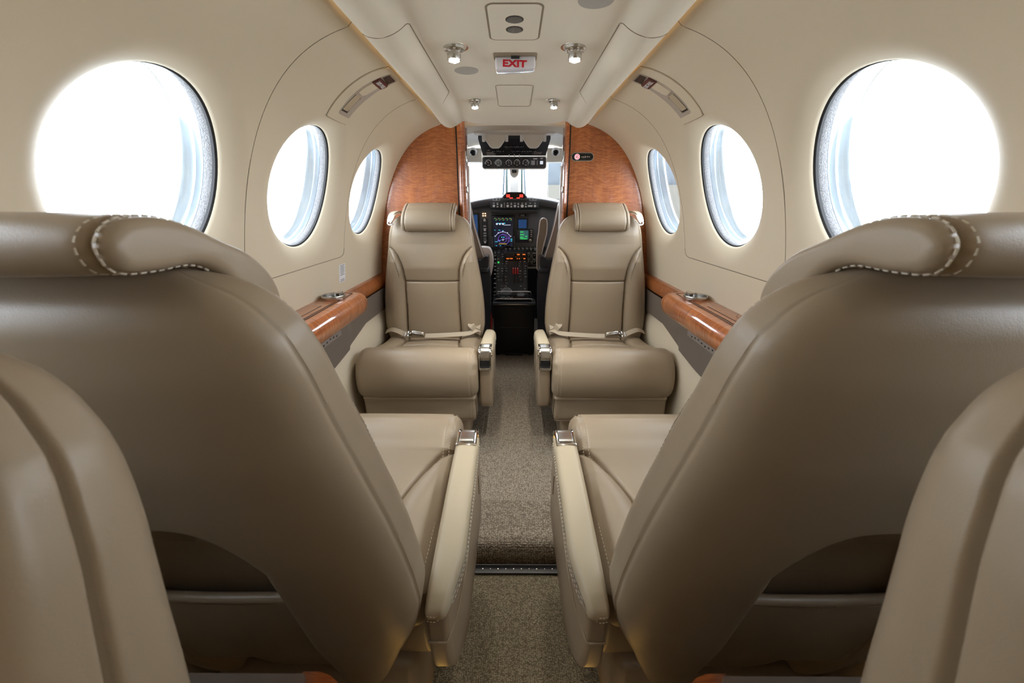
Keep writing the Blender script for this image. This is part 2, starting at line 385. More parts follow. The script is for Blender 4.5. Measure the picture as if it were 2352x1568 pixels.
def window(side, yc, idx):
    c = wp(side, yc, SC0)
    root = thing('window_%d' % idx, c, kind='structure')
    N = 96
    def ring(r, d): return [wp(side, yc+r*math.cos(2*PI*k/N), SC0+r*math.sin(2*PI*k/N), -d) for k in range(N)]
    O('gasket', MB().grid([ring(WR+.004, .030), ring(WR-.0002, .0301), ring(WR-.0035, .033), ring(WR-.0035, .039), ring(WR+.004, .041)], cv=True), M['gasket'], root)
    O('felt_ring', MB().grid([ring(WR+.003, .0395), ring(WR-.001, .040), ring(WR-.004, .046), ring(WR-.004, .056), ring(WR+.003, .060)], cv=True), M['felt'], root)
    O('lens_ring', MB().grid([ring(WR-.000, .0575), ring(WR-.003, .058), ring(WR-.0045, .064), ring(WR-.007, .070), ring(WR-.0045, .0715), ring(WR-.006, .080), ring(WR-.012, .088), ring(WR-.014, .096)], cv=True), M['lens'], root)
    p = MB()
    rows = [ring(r, .078) for r in (0.001, .05, .10, .14, WR-.006)]
    p.grid(rows, cv=True); O('pane', p, M['pane'], root)
    O('inner_pane', MB().grid([ring(r, .045) for r in (0.001, .05, .10, .14, WR-.004)], cv=True), M['pane'], root)
    O('outer_frame', MB().grid([ring(WR-.0145, .095), ring(WR-.014, .102), ring(WR+.02, .103), ring(WR+.03, .075)], cv=True), M['brushed'], root)
    return root

wall(-1, 'wall_left'); wall(1, 'wall_right')
k = 1
for side in (-1, 1):
    for yc in WY: window(side, yc, k); k += 1

# ------------------------------------------------------------------ ceiling panel with rolled edges
CP = [(0, .352), (.10, .3515), (.185, .349), (.212, .346), (.228, .333), (.243, .317), (.262, .306), (.284, .308), (.302, .318), (.3115, .329), (.312, .340), (.300, .350), (.285, .352)]
cpf = resample(catmull(CP, 6), 60)
cpf = np.vstack([cpf[::-1]*np.array([-1, 1]), cpf[1:]])
CPR = cpf[len(cpf)//2:]; CPR = CPR[:int(np.argmax(CPR[:, 0]))+1]
def ceil_z(x, y):
    k = min(1, max(0, (y-1.62)/0.25)); k = k*k*(3-2*k)
    return -k*(0.032*max(0, 1-(abs(x)/.25)**4)+0.008)
CZ = .352
ys = np.r_[np.linspace(-1.1, 1.55, 50), np.linspace(1.57, 1.875, 24)]
front = [1.895, 1.903]
rows = [[(x, y, z+ceil_z(x, y)) for x, z in cpf] for y in ys]
rows.append([(x*.999, 1.882, z+ceil_z(x, 1.88)+.002) for x, z in cpf]); rows.append([(x*.995, 1.886, z+ceil_z(x, 1.88)+.008) for x, z in cpf])
rows.append([(x*.97, 1.887, z+ceil_z(x, 1.88)+.03) for x, z in cpf])
ceiling = O('ceiling', MB().grid(rows), M['ceil']); tag(ceiling, kind='structure')
roof = MB().box((0, .47, .46), (1.4, 3.16, .02)); roof.box((0, .47, .43), (.50, 3.16, .02))
tag(O('ceiling_roof', roof, M['vinyl']), kind='structure')
sm = MB()
for s in (-1, 1):
    def cx(u): return (s*u)
    zc = lambda x, y: float(np.interp(abs(x), CPR[:, 0], CPR[:, 1]))+ceil_z(x, y)
    P = [(s*x, y, zc(x, y)) for x, y in ((.306, .960), (.300, .951), (.285, .938), (.268, .934), (.252, .941), (.240, .953), (.229, .966), (.219, .971), (.2145, .979), (.214, .99))]
    P = catmull(P, 6); sm.tube(P, .0010, 5)
    sm.tube([(s*.214, y, zc(.214, y)) for y in np.linspace(.985, 1.50, 20)], .0013, 5)
    sm.tube(catmull([(s*x, y, zc(x, y)) for x, y in ((.214, 1.50), (.216, 1.510), (.226, 1.522), (.242, 1.535))], 6), .0008, 5)
O('panel_seam', sm, M['seam'], ceiling)

# cove light strips in the gap between ceiling panel and walls
for s, nm in ((-1, 'left'), (1, 'right')):
    st = MB().box((s*.270, .40, .3610), (.006, 2.9, .004), .001)
    c = O('cove_light', st, M['cove'])
    tag(c, 'warm LED strip hidden behind the %s edge of the ceiling panel' % nm, 'light')

def ceil_pt(x, y): return ceil_z(x, y)+CZ
def reading_lamp(x, y, sc, label, split=False):
    z = .3515 if y < 1.5 else .3515+ceil_z(x, y)
    r = thing('reading_lamp', (x, y, z), label, 'lamp', 'ceiling reading lamps')
    O('bezel', MB().lathe([(.0375*sc, .001), (.0375*sc, -.0008), (.0355*sc, -.0014), (.0345*sc, -.0006), (.0345*sc, .001)], (x, y, z), close=False), M['ceil'], r)
    O('bowl', MB().lathe([(.0345*sc, -.0009), (.030*sc, -.0003), (.026*sc, -.0001), (.001, -.0001)], (x, y, z), close=False, n=36), M['chrome'], r)
    O('barrel', MB().lathe([(.025*sc, -.001), (.024*sc, -.006), (.0185*sc, -.009), (.0165*sc, -.010), (.0165*sc, -.025*sc), (.0155*sc, -.027*sc), (.013*sc, -.027*sc), (.013*sc, -.023*sc)], (x, y, z), n=32), M['brushed'], r)
    fl = MB()
    for k in range(8):
        a = k*PI/4+.2; fl.box((x+.0190*sc*math.cos(a), y+.0190*sc*math.sin(a), z-.006), (.006*sc, .006*sc, .010), .001)
    O('cooling_fin', fl, M['chrome'], r)
    O('bulb', MB().box((x, y, z-.027*sc), (.019*sc, .019*sc, .008), .002, rot=Matrix.Rotation(PI/4, 3, 'Z')), M['lamp'], r)
    ld = bpy.data.lights.new('reading_beam', 'SPOT'); ld.energy = 9; ld.spot_size = math.radians(75); ld.spot_blend = .6; ld.shadow_soft_size = .012; ld.color = (1, .93, .82)
    lo = bpy.data.objects.new('reading_beam', ld); COL.objects.link(lo); lo.location = (0, 0, -.036*sc); lo.parent = r
for x, y, sc, lb in ((-.145, 1.128, 1, 'chrome reading lamp left of the EXIT sign, nearer pair'), (.145, 1.128, 1, 'chrome reading lamp right of the EXIT sign, nearer pair'),
                     (-.143, 1.645, .86, 'small chrome reading lamp left of the square hatch, nearest the cockpit'), (.143, 1.645, .86, 'small chrome reading lamp right of the square hatch, nearest the cockpit')):
    reading_lamp(x, y, sc, lb)
for yy in (-.5,):  # unseen fill spots without fittings, added to brighten the nearest seats
    for s in (-1, 1):
        ld = bpy.data.lights.new('aft_fill_spot', 'SPOT'); ld.energy = 20; ld.spot_size = math.radians(95); ld.spot_blend = .6; ld.shadow_soft_size = .02; ld.color = (1, .93, .82)
        lo = bpy.data.objects.new('aft_fill_spot', ld); COL.objects.link(lo); lo.location = (s*.145, yy, H+.33)

# vent panel with two round grilles
vp = thing('air_vent_panel', (0, 1.0, CZ), 'rounded square ceiling panel with two small round grilles', 'vent panel')
def on_ceil(poly, cx_, cy, z0, t): return MB().prism(poly, lambda a, b, d: (cx_+a, cy+b, z0-d), t)
fr = MB(); o1 = rrect(.113, .180, .018, 8); i1 = rrect(.1045, .170, .014, 8)
O('recess', on_ceil(o1, 0, .997, CZ+.0005, .0013), M['seam'], vp)
O('cover', on_ceil(i1, 0, .995, CZ-.0012, .0008), M['ceil'], vp)
for yy in (.974, 1.024):
    g = O('grille', MB().lathe([(.0001, -.0030), (.017, -.0030), (.0185, -.0024), (.0185, -.001)], (0, yy, CZ), close=False, n=36), M['grille'], vp)
    dm = MB()
    for i in range(-6, 7):
        for j in range(-6, 7):
            if i*i+j*j < 34: dm.box((i*.0027, yy+j*.0027, CZ-.0034), (.0011, .0022, .0006))
    O('grille_mesh', dm, M['mesh'], g)
# speakers
for x, y, lb in ((-.135, 1.305, 'round cloth speaker cover left of the EXIT sign'), (.150, .895, 'round cloth speaker cover cut by the top edge of the photo')):
    sp_ = O('speaker_cover', MB().lathe([(.0001, -.0022), (.031, -.0022), (.0335, -.0012), (.034, .001)], (x, y, CZ-.001), close=False, n=40), M['mesh']); tag(sp_, lb, 'speaker', 'ceiling speakers')
tag(O('ceiling_screw', MB().lathe([(.0001, -.003), (.003, -.003), (.0045, -.001), (.0045, .001)], (.030, 1.353, CZ-.001), close=False, n=16), M['ceil']), 'tiny round fastener behind the EXIT sign', 'screw')
# square hatch
hatch = thing('access_hatch', (0, 1.58, CZ-.003), 'small square flush hatch in the ceiling beyond the EXIT sign', 'hatch')
hz = CZ+ceil_z(0, 1.58)
def pc(x, y): return (x, y, CZ+ceil_z(x, y)-.0006)
hp = rrect(.120, .245, .012, 5)
O('outline', MB().tube([pc(a, 1.577+b) for a, b in resample(hp, 80, True)], .0009, 5, closed=True), M['seam'], hatch)
# exit sign
ex = thing('exit_sign', (0, 1.215, CZ), 'white acrylic EXIT sign with red letters under the ceiling', 'sign')
rt = Matrix.Rotation(math.radians(20), 3, 'X') @ Matrix.Rotation(math.radians(-2), 3, 'Y')
O('housing', on_ceil(rrect(.118, .135, .010), .002, 1.232, CZ+.0006, .0014), M['vinyl'], ex)
O('recess_gap', on_ceil(rrect(.110, .06, .008), .002, 1.195, CZ-.0006, .0010), M['seam'], ex)
O('block', MB().box((.002, 1.215, CZ-.0135), (.103, .050, .028), .006, 3, rot=Matrix.Rotation(math.radians(-2.2), 3, 'Y')), M['signwhite'], ex)
fz = CZ-.0180
text_mesh('letters', 'EXIT', .0205, M['signred'], ex, frame4((.000, 1.1895, fz), (1, 0, -.038), (0, 0, 1)), .0008, .0008, 1.45)
O('clip', MB().box((.002, 1.189, CZ-.004), (.022, .008, .006), .001), M['black'], ex)

# ------------------------------------------------------------------ escape hatch handles in the upper wall
def wall_patch(side, pts, off0, off1, name, m, parent):
    """pts: closed outline in (y, s); thin slab that follows the wall curve"""
    P = resample(pts, 120, True); c = P.mean(0); rows = []
    for f in (0.02, .1, .18, .26, .34, .42, .5, .58, .66, .74, .82, .9, .95, 1.0): rows.append([wp(side, *(c+(p-c)*f), off1) for p in P])
    rows.append([wp(side, *p, off0) for p in P])
    return O(name, MB().grid(rows, cv=True), m, parent)
def exit_handle(side, word):
    r = thing('emergency_exit_pull', wp(side, 1.28, sZ(.28)), 'flush escape hatch handle in the %s wall with a maroon EXIT-PULL plate' % word, 'handle', 'escape hatch handles')
    s0, s1 = sZ(.222), sZ(.333)+.012
    yl, yh = 1.205, 1.345
    def q(u, v): return np.array([yl+(yh-yl)*u, s0+(s1-s0)*v])
    ol = [q(.12, 0), q(.88, 0), q(1.0, .05), q(1.0, .5), q(.98, .93), q(.92, 1.0), q(.22, 1.0), q(.08, .97), q(0, .85), q(-.02, .5), q(0, .12), q(.04, .03)]
    wall_patch(side, catmull(ol, 4, True)*1.0, -.001, .0005, 'rim_gap', M['seam'], r)
    inn = [(p-q(.5, .5))*np.array([.975, .985])+q(.5, .5) for p in ol]
    wall_patch(side, catmull(inn, 4, True), -.001, .0030, 'frame', M['vinyl'], r)
    ol2 = [q(.42, .10), q(.90, .10), q(.93, .5), q(.90, .90), q(.84, .95), q(.40, .95), q(.36, .9), q(.33, .5), q(.36, .12)]
    wall_patch(side, ol2, .003, .0036, 'well', M['well'], r)
    wall_patch(side, [q(.42, .84), q(.82, .82), q(.82, .93), q(.42, .93)], .003, .0044, 'dark_slot', M['black'], r)
    wall_patch(side, [q(.40, .155), q(.665, .155), q(.67, .18), q(.68, .43), q(.65, .43), q(.40, .43)], .003, .0046, 'slot_shadow', M['black'], r)
    wall_patch(side, [q(.40, .18), q(.62, .18), q(.65, .22), q(.65, .40), q(.62, .44), q(.40, .44)], .003, .0055, 'lower_flap', M['leather_lt'], r)
    wall_patch(side, [q(.38, .48), q(.62, .47), q(.70, .52), q(.73, .62), q(.72, .72), q(.40, .72)], .003, .006, 'upper_flap', M['vinyl'], r)
    pl = wall_patch(side, [q(.36, .70), q(.82, .70), q(.87, .73), q(.87, .79), q(.82, .82), q(.36, .82)], .004, .0075, 'plate', M['maroon'], r)
    a = Vector(wp(side, *q(.38, .755), .0080)); b = Vector(wp(side, *q(.86, .755), .0080)); up = Vector(wp(side, *q(.6, .85), .0137))-Vector(wp(side, *q(.6, .70), .0137))
    xa = (b-a) if side < 0 else (a-b)
    nrm = Vector(wp(side, *q(.6, .755), .03))-Vector(wp(side, *q(.6, .755), .0))
    ya = nrm.cross(xa)
    text_mesh('plate_letters', 'EXIT-PULL', .0165, M['white'], pl, frame4((a+b)/2+nrm.normalized()*.0006, xa, ya), .0003, .0002, .78)
    return r
exit_handle(-1, 'left'); exit_handle(1, 'right')

# ------------------------------------------------------------------ floor
fl = MB().grid([[(x, y, -1.08) for x in (-.75, .75)] for y in (-1.1, .975)])
lowf = O('floor', fl, M['carpet_lo'], smooth=0); tag(lowf, kind='structure')
pr = [(.958, -1.085), (.958, -1.055), (.962, -1.03), (.972, -1.010), (.99, -1.001), (1.02, -.998), (1.10, -.996), (1.15, -.997), (1.158, -1.0), (1.2, -1.0), (3.6, -1.0)]
pr = catmull(pr, 4)
tag(O('floor_forward', MB().grid([[(x, y, z) for x in np.linspace(-.75, .75, 5)] for y, z in pr]), M['carpet']), kind='structure')
rl = MB().box((0, .938, -1.076), (1.3, .030, .007), .0015); 
rail = O('floor_rail', rl, M['black']); tag(rail, 'dark metal floor rail across the aisle at the foot of the carpeted step', 'rail')
t2 = MB().box((0, .924, -1.0725), (1.3, .004, .004), .001); t2.box((0, .952, -1.0725), (1.3, .004, .004), .001)
O('rail_lip', t2, M['dash'], rail)
sc_ = MB()
for i in range(-14, 15): sc_.lathe([(.0001, .0015), (.0022, .0012), (.0026, 0)], (i*.024, .938, -1.0725), close=False, n=10)
O('screw', sc_, M['brushed'], rail)
for s, nm in ((-1, 'left'), (1, 'right')):
    tag(O('aisle_light', MB().box((s*.172, .47, -1.074), (.010, .24, .006), .002), M['amber']), 'amber LED strip on the carpet under the %s seats' % nm, 'light')

# ------------------------------------------------------------------ wooden side ledges
def ledge(side, word):
    r = thing('side_ledge', (side*.61, 1.0, -.31), 'glossy orange-brown wooden armrest ledge with a cup holder along the %s wall' % word, 'ledge', 'wooden side ledges')
    def prof(nose, zt, zb):
        return resample(catmull([(.685, zb+.004), (.685, zt-.004), (.68, zt), (nose+.035, zt-.001), (nose+.012, zt-.010), (nose, zt-.034), (nose+.006, zt-.062), (nose+.022, zb+.002), (nose+.05, zb)], 6), 60)
    P = prof(.548, -.312, -.396)
    yy = np.linspace(.64, 1.44, 6)
    O('ledge_cap', MB().grid([[(side*x, y, z) for x, z in P] for y in yy], cap=True), M['wood_y'], r)
    rows = []
    for t in np.linspace(0, 1, 9):
        k = 1-math.sqrt(max(0, 1-t*t*.9)); y = 1.443+.045*t
        rows.append([(side*(x+(.68-x)*k*.25), y, z-(.0 if z < -.35 else (z+.36)*k*.6)) for x, z in P])
    O('ledge_end', MB().grid(rows, cap=True), M['wood_y'], r)
    P2 = prof(.642, -.330, -.388)
    O('forward_rail', MB().grid([[(side*x, y, z) for x, z in P2] for y in (1.47, 1.6, 1.8, YB-.002)], cap=True), M['wood_y'], r)
    ln = MB()   # inlay lines and the table slot
    for x, y0, y1, rr in ((.590, .66, 1.43, .0008), (.598, .66, 1.30, .0006), (.618, .66, 1.24, .0008)):
        ln.box((side*x, (y0+y1)/2, -.3115), (rr*1.6, y1-y0, .0014))
    ln.tube([(side*x, y, z) for x, y, z in ((.592, 1.43, -.3118), (.610, 1.437, -.3118), (.68, 1.441, -.3118))], .0009, 5)
    ln.tube([(side*x, y, -.3118) for x, y in ((.645, .9), (.645, 1.12), (.675, 1.16))], .0008, 5)
    O('inlay_line', ln, M['black'], r)
    # grille strip and dark gap below the nose
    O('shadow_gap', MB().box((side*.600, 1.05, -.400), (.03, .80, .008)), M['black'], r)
    # cup holder
    cx_, cy, cz = side*.622, 1.345, -.311
    cup = thing('cup_holder', (cx_, cy, cz), 'round chrome cup holder with a tapered latch in the %s wooden ledge' % word, 'cup holder', 'chrome cup holders')
    O('rim', MB().lathe([(.0370, -.002), (.0390, .001), (.0392, .010), (.0385, .0125), (.0365, .0130), (.0350, .012), (.0345, .006), (.0343, .0010)], (cx_, cy, cz), close=False, n=56), M['brushed'], cup)
    O('cup_dark_disc', MB().lathe([(.0345, .0012), (.001, .0012)], (cx_, cy, cz), close=False, n=56), M['blackgl'], cup)  # flat black disc, its colour standing in for the shaded depth of the cup
    lp = [(-.006, .028), (-.010, .045), (-.008, .070), (0, .083), (.008, .083), (.010, .07), (.010, .045), (.012, .030)]
    O('latch', MB().prism(resample(catmull(lp, 4, True), 40, True), lambda a, b, d: (cx_+side*(a+.004), cy+b, cz+.001+d), .010), M['chrome'], cup)
    # taupe side panel
    pn = thing('sidewall_console', (side*.62, 1.0, -.58), 'dark taupe side panel below the %s wooden ledge' % word, 'panel', 'taupe side panels')
    g = MB()
    ya = np.linspace(.64, YB-.002, 50); rows = []
    for y in ya:
        bot = float(np.interp(y, [.6, 1.15, 1.30, 1.50, 1.64, 1.68, 2.03], [-.572, -.568, -.560, -.535, -.508, -.500, -.505]))
        off = .016+.012*min(1, max(0, (y-1.46)/.03))
        rows.append([(side*(.612+off+.012*t), y, -.392+(bot+.392)*t) for t in np.linspace(0, 1, 5)]+[(side*.70, y, bot-.001)])
    g.grid(rows)
    O('panel_face', g, M['band'], pn)
    gs = MB().box((side*.6270, 1.16, -.440), (.006, .42, .022), .002)
    gr = O('vent_strip', gs, M['taupe_lt'], pn)
    dots = MB()
    for y in np.linspace(1.0, 1.33, 14): dots.box((side*.6237, y, -.440+.003*math.sin(y*60)), (.0015, .010, .005), .0006)
    O('vent_hole', dots, M['black'], gr)
    # lower trim wall
    low = MB().grid([[(side*x, y, z) for x, z in ((.70, -.48), (.668, -.49), (.652, -.56), (.66, -.8), (.68, -1.09))] for y in (-1.1, 0, YB)])
    lw = O('trim_%d' % (1 if side < 0 else 2), low, M['vinyl']); tag(lw, kind='structure')
ledge(-1, 'left'); ledge(1, 'right')
pl = O('placard', MB().prism([(-.029, -.036), (.029, -.036), (.029, .036), (-.029, .036)], lambda a, b, d: wp(-1, 1.535+a*.98, sZ(-.255)+b*.95, .0006+d), .0008), M['paper'])
tag(pl, 'small white instruction placard on the left wall above the cup holder', 'label')
pk = MB()
for i in range(11):
    wd = (.040, .034, .042, .036, .040, .030, .041, .0, .0, .036, .043)[i]
    if wd:
        v = .030-i*.0060
        pk.add([wp(-1, 1.535+sx*wd/2, sZ(-.255)+v+sy*.0011, .0018) for sx, sy in ((-1, -1), (1, -1), (1, 1), (-1, 1))], [(0, 1, 2, 3)])
O('printed_lines', pk, M['ink'], pl)

# ------------------------------------------------------------------ cabin seats (local frame: front -y, aisle side +x, z up from the seat floor)
def tilt(mb, ang, vs=1.0):
    c, s = math.cos(ang), math.sin(ang); V = []
    for x, y, z in mb.v: z = (z-.36)*(vs if z > .36 else 1); V.append((x, y*c+z*s, z*c-y*s+.36))
    mb.v = V; return mb
def unit_ring(n_):
    ph = np.linspace(0, 2*PI, 4001)[:-1]
    c, s = np.cos(ph), np.sin(ph)
    nf = np.where(s < 0, 5.5, 3.1)
    x = np.sign(c)*abs(c)**(2/nf); y = np.sign(s)*abs(s)**(2/nf)
    P = resample(np.stack([x*.24, y*.06], 1), n_, True); return P/np.array([.24, .06])
WZ = np.array([[.08, .11], [.12, .14], [.20, .170], [.26, .190], [.31, .210], [.37, .233], [.43, .2445], [.50, .2440], [.57, .239], [.64, .231], [.72, .218], [.80, .204], [.86, .196], [.90, .186], [.93, .165], [.945, .14], [.955, .10]])
TZ = np.array([[.08, .018], [.11, .034], [.24, .046], [.40, .055], [.60, .055], [.78, .050], [.88, .042], [.925, .034], [.945, .024], [.955, .010]])
XS = np.array([[.12, .130], [.40, .130], [.52, .126], [.64, .127], [.70, .132], [.735, .141], [.765, .154], [.788, .170], [.803, .188], [.815, .212]])
def seat_back(NR=330, NC=400, side_seam=False):
    U = unit_ring(NC); z = np.r_[np.linspace(.08, .90, NR-24), np.linspace(.903, .955, 24)]
    wz = np.interp(z, WZ[:, 0], WZ[:, 1]); k = np.ones(9)/9
    wz = np.convolve(np.pad(wz, 4, 'edge'), k, 'valid'); tz = np.interp(z, TZ[:, 0], TZ[:, 1]); tz = np.convolve(np.pad(tz, 4, 'edge'), k, 'valid')
    X = wz[:, None]*U[:, 0]; Y = .055+tz[:, None]*U[:, 1]*np.where(U[:, 1] > 0, 1.40, 1.0); Z = np.repeat(z[:, None], NC, 1)
    # the top edge rolls over a little, the crown in the middle is higher
    Z = Z+.006*np.clip((Z-.86)/.09, 0, 1)*(1-(X/.2)**2)
    front = U[:, 1][None, :] < -.75; rear = U[:, 1][None, :] > .0
    xs = np.interp(z, XS[:, 0], XS[:, 1], right=9)[:, None]; sl = np.gradient(np.interp(z, XS[:, 0], XS[:, 1], right=.24), z)[:, None]
    ax = abs(X); d = (ax-xs)/np.sqrt(1+np.clip(sl, 0, 3)**2); w_ = wz[:, None]
    infade = np.clip((.83-Z)/.03, 0, 1)*np.clip((Z-.2)/.06, 0, 1)
    inner = np.where(d < 0, .013*np.clip((.82-Z)/.10, 0, 1)*np.clip(1-(ax/np.maximum(xs, .01))**2.5, 0, 1)*np.clip((Z-.22)/.1, 0, 1), 0)
    vb = np.clip(d/np.maximum(w_-xs, .01), 0, 1)
    bol = np.where(d > 0, .027*np.sin(PI*np.clip(vb, 0, 1)**.8), 0)*np.clip((w_-xs)/.07, 0, 1)*np.clip((.84-Z)/.10, 0, 1)
    top = np.where(Z > .65, .010*np.clip((Z-.65)/.06, 0, 1)*np.clip((.94-Z)/.08, 0, 1)*np.clip(1-(ax/.2)**4, 0, 1), 0)
    low = np.where(Z < .65, .009*np.sin(PI*np.clip((.65-Z)/.40, 0, 1))**.5, 0)*(d < 0)
    gro = -.011*np.exp(-(d/.0042)**2)*infade - .008*np.exp(-((Z-.65)/.0036)**2)*(d < 0)
    disp = inner+bol+top*(d < .02)+low+gro if not side_seam else inner*0+.010*(1-(ax/w_)**2)
    disp = disp*np.clip((-U[:, 1][None, :]-.70)/.25, 0, 1)
    Y = Y-np.where(front, disp, 0)
    # soft seam round the shell, on the rear flank
    sg = np.exp(-((U[:, 1][None, :]-.25)/.030)**2)*(abs(U[:, 0][None, :]) > .9)*(not side_seam)
    X = X*(1-.014*sg); Y = Y-.002*sg*(tz[:, None]/.055)
    if side_seam:
        s3 = np.exp(-((U[:, 1][None, :]+.12)/.055)**2)*(abs(U[:, 0][None, :]) > .9); X = X-np.sign(X)*.0075*s3
    # stitched line on the front flank
    sf = (not side_seam)*np.exp(-((abs(U[:, 0][None, :])-.935)/.008)**2)*front; Y = Y+.0012*sf
    # hollow for the literature pocket in the rear
    rx = np.where(X > 0, .086, .140)*np.clip((.70-Z)/.09, 0, 1)**.38
    dep = 1/(1+np.exp(-(rx-ax)/.0035))*np.clip((.70-Z)/.08, 0, 1)**.8
    Y = Y-.040*dep*(U[:, 1][None, :] > .3)
    G = np.stack([X, Y, Z], 2)
    g2 = G[-1].copy(); c = g2.mean(0); tops = [g2]
    rows = [r for r in G]+[c+(g2-c)*f+np.array([0, 0, h]) for f, h in ((.7, .003), (.35, .005), (.02, .006))]
    bot = G[0]; cb = bot.mean(0); rows = [cb+(bot-cb)*f+np.array([0, 0, h]) for f, h in ((.02, -.012), (.5, -.010), (.85, -.005))]+rows
    mb = MB().grid(rows, cv=True)
    def line(fr, side, z0, z1, which='front', off=.0008):
        out = []
        for i in np.where((z >= z0) & (z <= z1))[0][::2]:
            m_ = (U[:, 1] < 0) if which == 'front' else (U[:, 1] > 0)
            m_ = m_ & (np.sign(U[:, 0]) == side); j = np.where(m_)[0]; jj = j[np.argmin(abs(abs(U[j, 0])-fr))]
            p = G[i, jj].copy(); p[1] += -off if which == 'front' else off; p[0] += side*off*.5; out.append(p)
        return out
    st = []
    for s in (-1, 1):
        for fr in (.925, .945): st.append(stitches(line(fr, s, .34, .925)))
    return mb, st
def loft_x(prof, x0, x1, r, ns, fn=None, nr=7):
    """closed profile in (y, z) lofted along x with rounded ends; fn(x, P) -> offset along the outward normal"""
    P = np.asarray(prof, float); T = np.roll(P, -1, 0)-np.roll(P, 1, 0); T /= np.linalg.norm(T, axis=1)[:, None]
    Nn = np.stack([T[:, 1], -T[:, 0]], 1)
    if ((P-P.mean(0))*Nn).sum() < 0: Nn = -Nn
    st = []
    for k in range(nr): a = PI/2*k/nr; st.append((x0+r*(1-math.sin(a)) if False else x0+r*(1-math.cos(PI/2*(k)/nr)) , r*(1-math.sin(PI/2*(k)/nr))))
    for x in np.linspace(x0+r, x1-r, ns): st.append((x, 0))
    for k in range(nr-1, -1, -1): st.append((x1-r*(1-math.cos(PI/2*k/nr)), r*(1-math.sin(PI/2*k/nr))))
    rows = []
    for x, o in st:
        d = fn(x, P) if fn is not None else 0
        Q = P-Nn*(o-d)[:, None] if hasattr(d, '__len__') else P-Nn*(o-d)
        rows.append(np.c_[np.full(len(P), x), Q])
    return MB().grid(rows, cv=True, cap=True)
CUP = catmull([(.03, .366), (-.06, .372), (-.15, .377), (-.22, .388), (-.285, .420), (-.345, .4405), (-.405, .418), (-.435, .365), (-.440, .31), (-.422, .262), (-.375, .238), (-.31, .234), (-.24, .244), (-.15, .26), (0, .27), (.03, .28), (.035, .33)], 14, True)
CUP = resample(CUP, 300, True)
CXS = np.array([[-.268, .245], [-.262, .226], [-.250, .205], [-.232, .186], [-.208, .168], [-.180, .152], [-.145, .139], [-.10, .131], [-.05, .127], [.05, .126]])
def cushion():
    top = CUP[:, 1] > .345
    def fn(x, P):
        y, z = P[:, 0], P[:, 1]; ax = abs(x); xs = np.interp(y, CXS[:, 0], CXS[:, 1], left=9); sl = abs(np.interp(y+.01, CXS[:, 0], CXS[:, 1], left=.25)-np.interp(y-.01, CXS[:, 0], CXS[:, 1], left=.25))/.02
        d = (ax-xs)/np.sqrt(1+sl**2)
        o = np.where(d > 0, .016*np.sin(PI*np.clip(d/.10, 0, 1)**.8)**.8, .007*np.clip(1-(ax/np.maximum(xs, .02))**2, 0, 1))*np.clip((y+.29)/.08, 0, 1)
        o = o-.011*np.exp(-(d/.0045)**2)
        o = o-.007*np.exp(-((y+.128+.008*(ax/.13)**2)/.006)**2)*(d < 0)       # cross seam behind the knee roll
        o = o*top
        o = o+.006*np.exp(-((z-.33)/.09)**2)*(y < -.35)*(1-(ax/.25)**2)
        o = o-.0035*np.exp(-((ax-.2195)/.0026)**2)*(x > 0)*((z > .25))*(y < 0)      # stitched seam near the aisle edge
        # a few soft puckers near the seam corner
        if x > .15: o = o+.0022*np.sin((y*55+z*30)*2.2)*np.exp(-((x-.236)/.012)**2)*(y < -.28)*(z > .36)
        return o
    mb = loft_x(CUP, -.244, .244, .038, 150, fn, 10)
    st = []
    T = np.roll(CUP, -1, 0)-np.roll(CUP, 1, 0); T /= np.linalg.norm(T, axis=1)[:, None]; Nn = np.stack([T[:, 1], -T[:, 0]], 1)
    if ((CUP-CUP.mean(0))*Nn).sum() < 0: Nn = -Nn
    i0 = int(np.argmin(abs(CUP[:, 0]-.0)+(CUP[:, 1] < .345)*9)); seq = []
    step = 1 if CUP[(i0+4) % 300, 0] < CUP[i0, 0] else -1; i = i0
    while not (CUP[i, 0] < -.36 and CUP[i, 1] < .262): seq.append(i); i = (i+step) % 300
    for xx, of in ((.2130, .0006), (.2260, -.0034)): st.append(stitches([(xx, CUP[i, 0]+Nn[i, 0]*of, CUP[i, 1]+Nn[i, 1]*of) for i in seq]))
    return mb, st
HR = np.array([(.086, .016), (.088, .031), (.074, .0435), (.046, .0455), (.016, .038), (-.018, .023), (-.050, .008), (-.076, -.016), (-.086, -.042), (-.076, -.066), (-.050, -.073), (-.030, -.045), (-.012, -.010), (.014, .006), (.050, .007), (.076, .009)])
def headrest(recline, vs, ds, low=0.0):
    """wraps over the shell top; stays level whatever the recline"""
    ay, az = .045*math.cos(recline)+.595*vs*math.sin(recline), .36+.595*vs*math.cos(recline)-.045*math.sin(recline)
    P0 = resample(catmull(HR*np.array([ds, 1])+np.array([ay-low*.4, az-low]), 10, True), 140, True)
    def fn(x, P):
        d = abs(x)-.106
        return -.0026*math.exp(-(d/.0018)**2)-(.0012*math.exp(-(abs(d)/.006)**2))+(.003*(1-(x/.106)**2)**.5 if d < 0 else 0)
    mb = loft_x(P0, -.122, .122, .0095, 140, fn); st = []
    T = np.roll(P0, -1, 0)-np.roll(P0, 1, 0); T /= np.linalg.norm(T, axis=1)[:, None]; Nn = np.stack([T[:, 1], -T[:, 0]], 1)
    if ((P0-P0.mean(0))*Nn).sum() < 0: Nn = -Nn
    for s in (-1, 1):
        for d in (-.0060, .0055):
            st.append(stitches([(s*(.106+d), P0[i % 140][0]+Nn[i % 140][0]*(.0005 if d < 0 else .0004), P0[i % 140][1]+Nn[i % 140][1]*(.0005 if d < 0 else .0004)) for i in range(141)], r=.0009))
    return mb, st
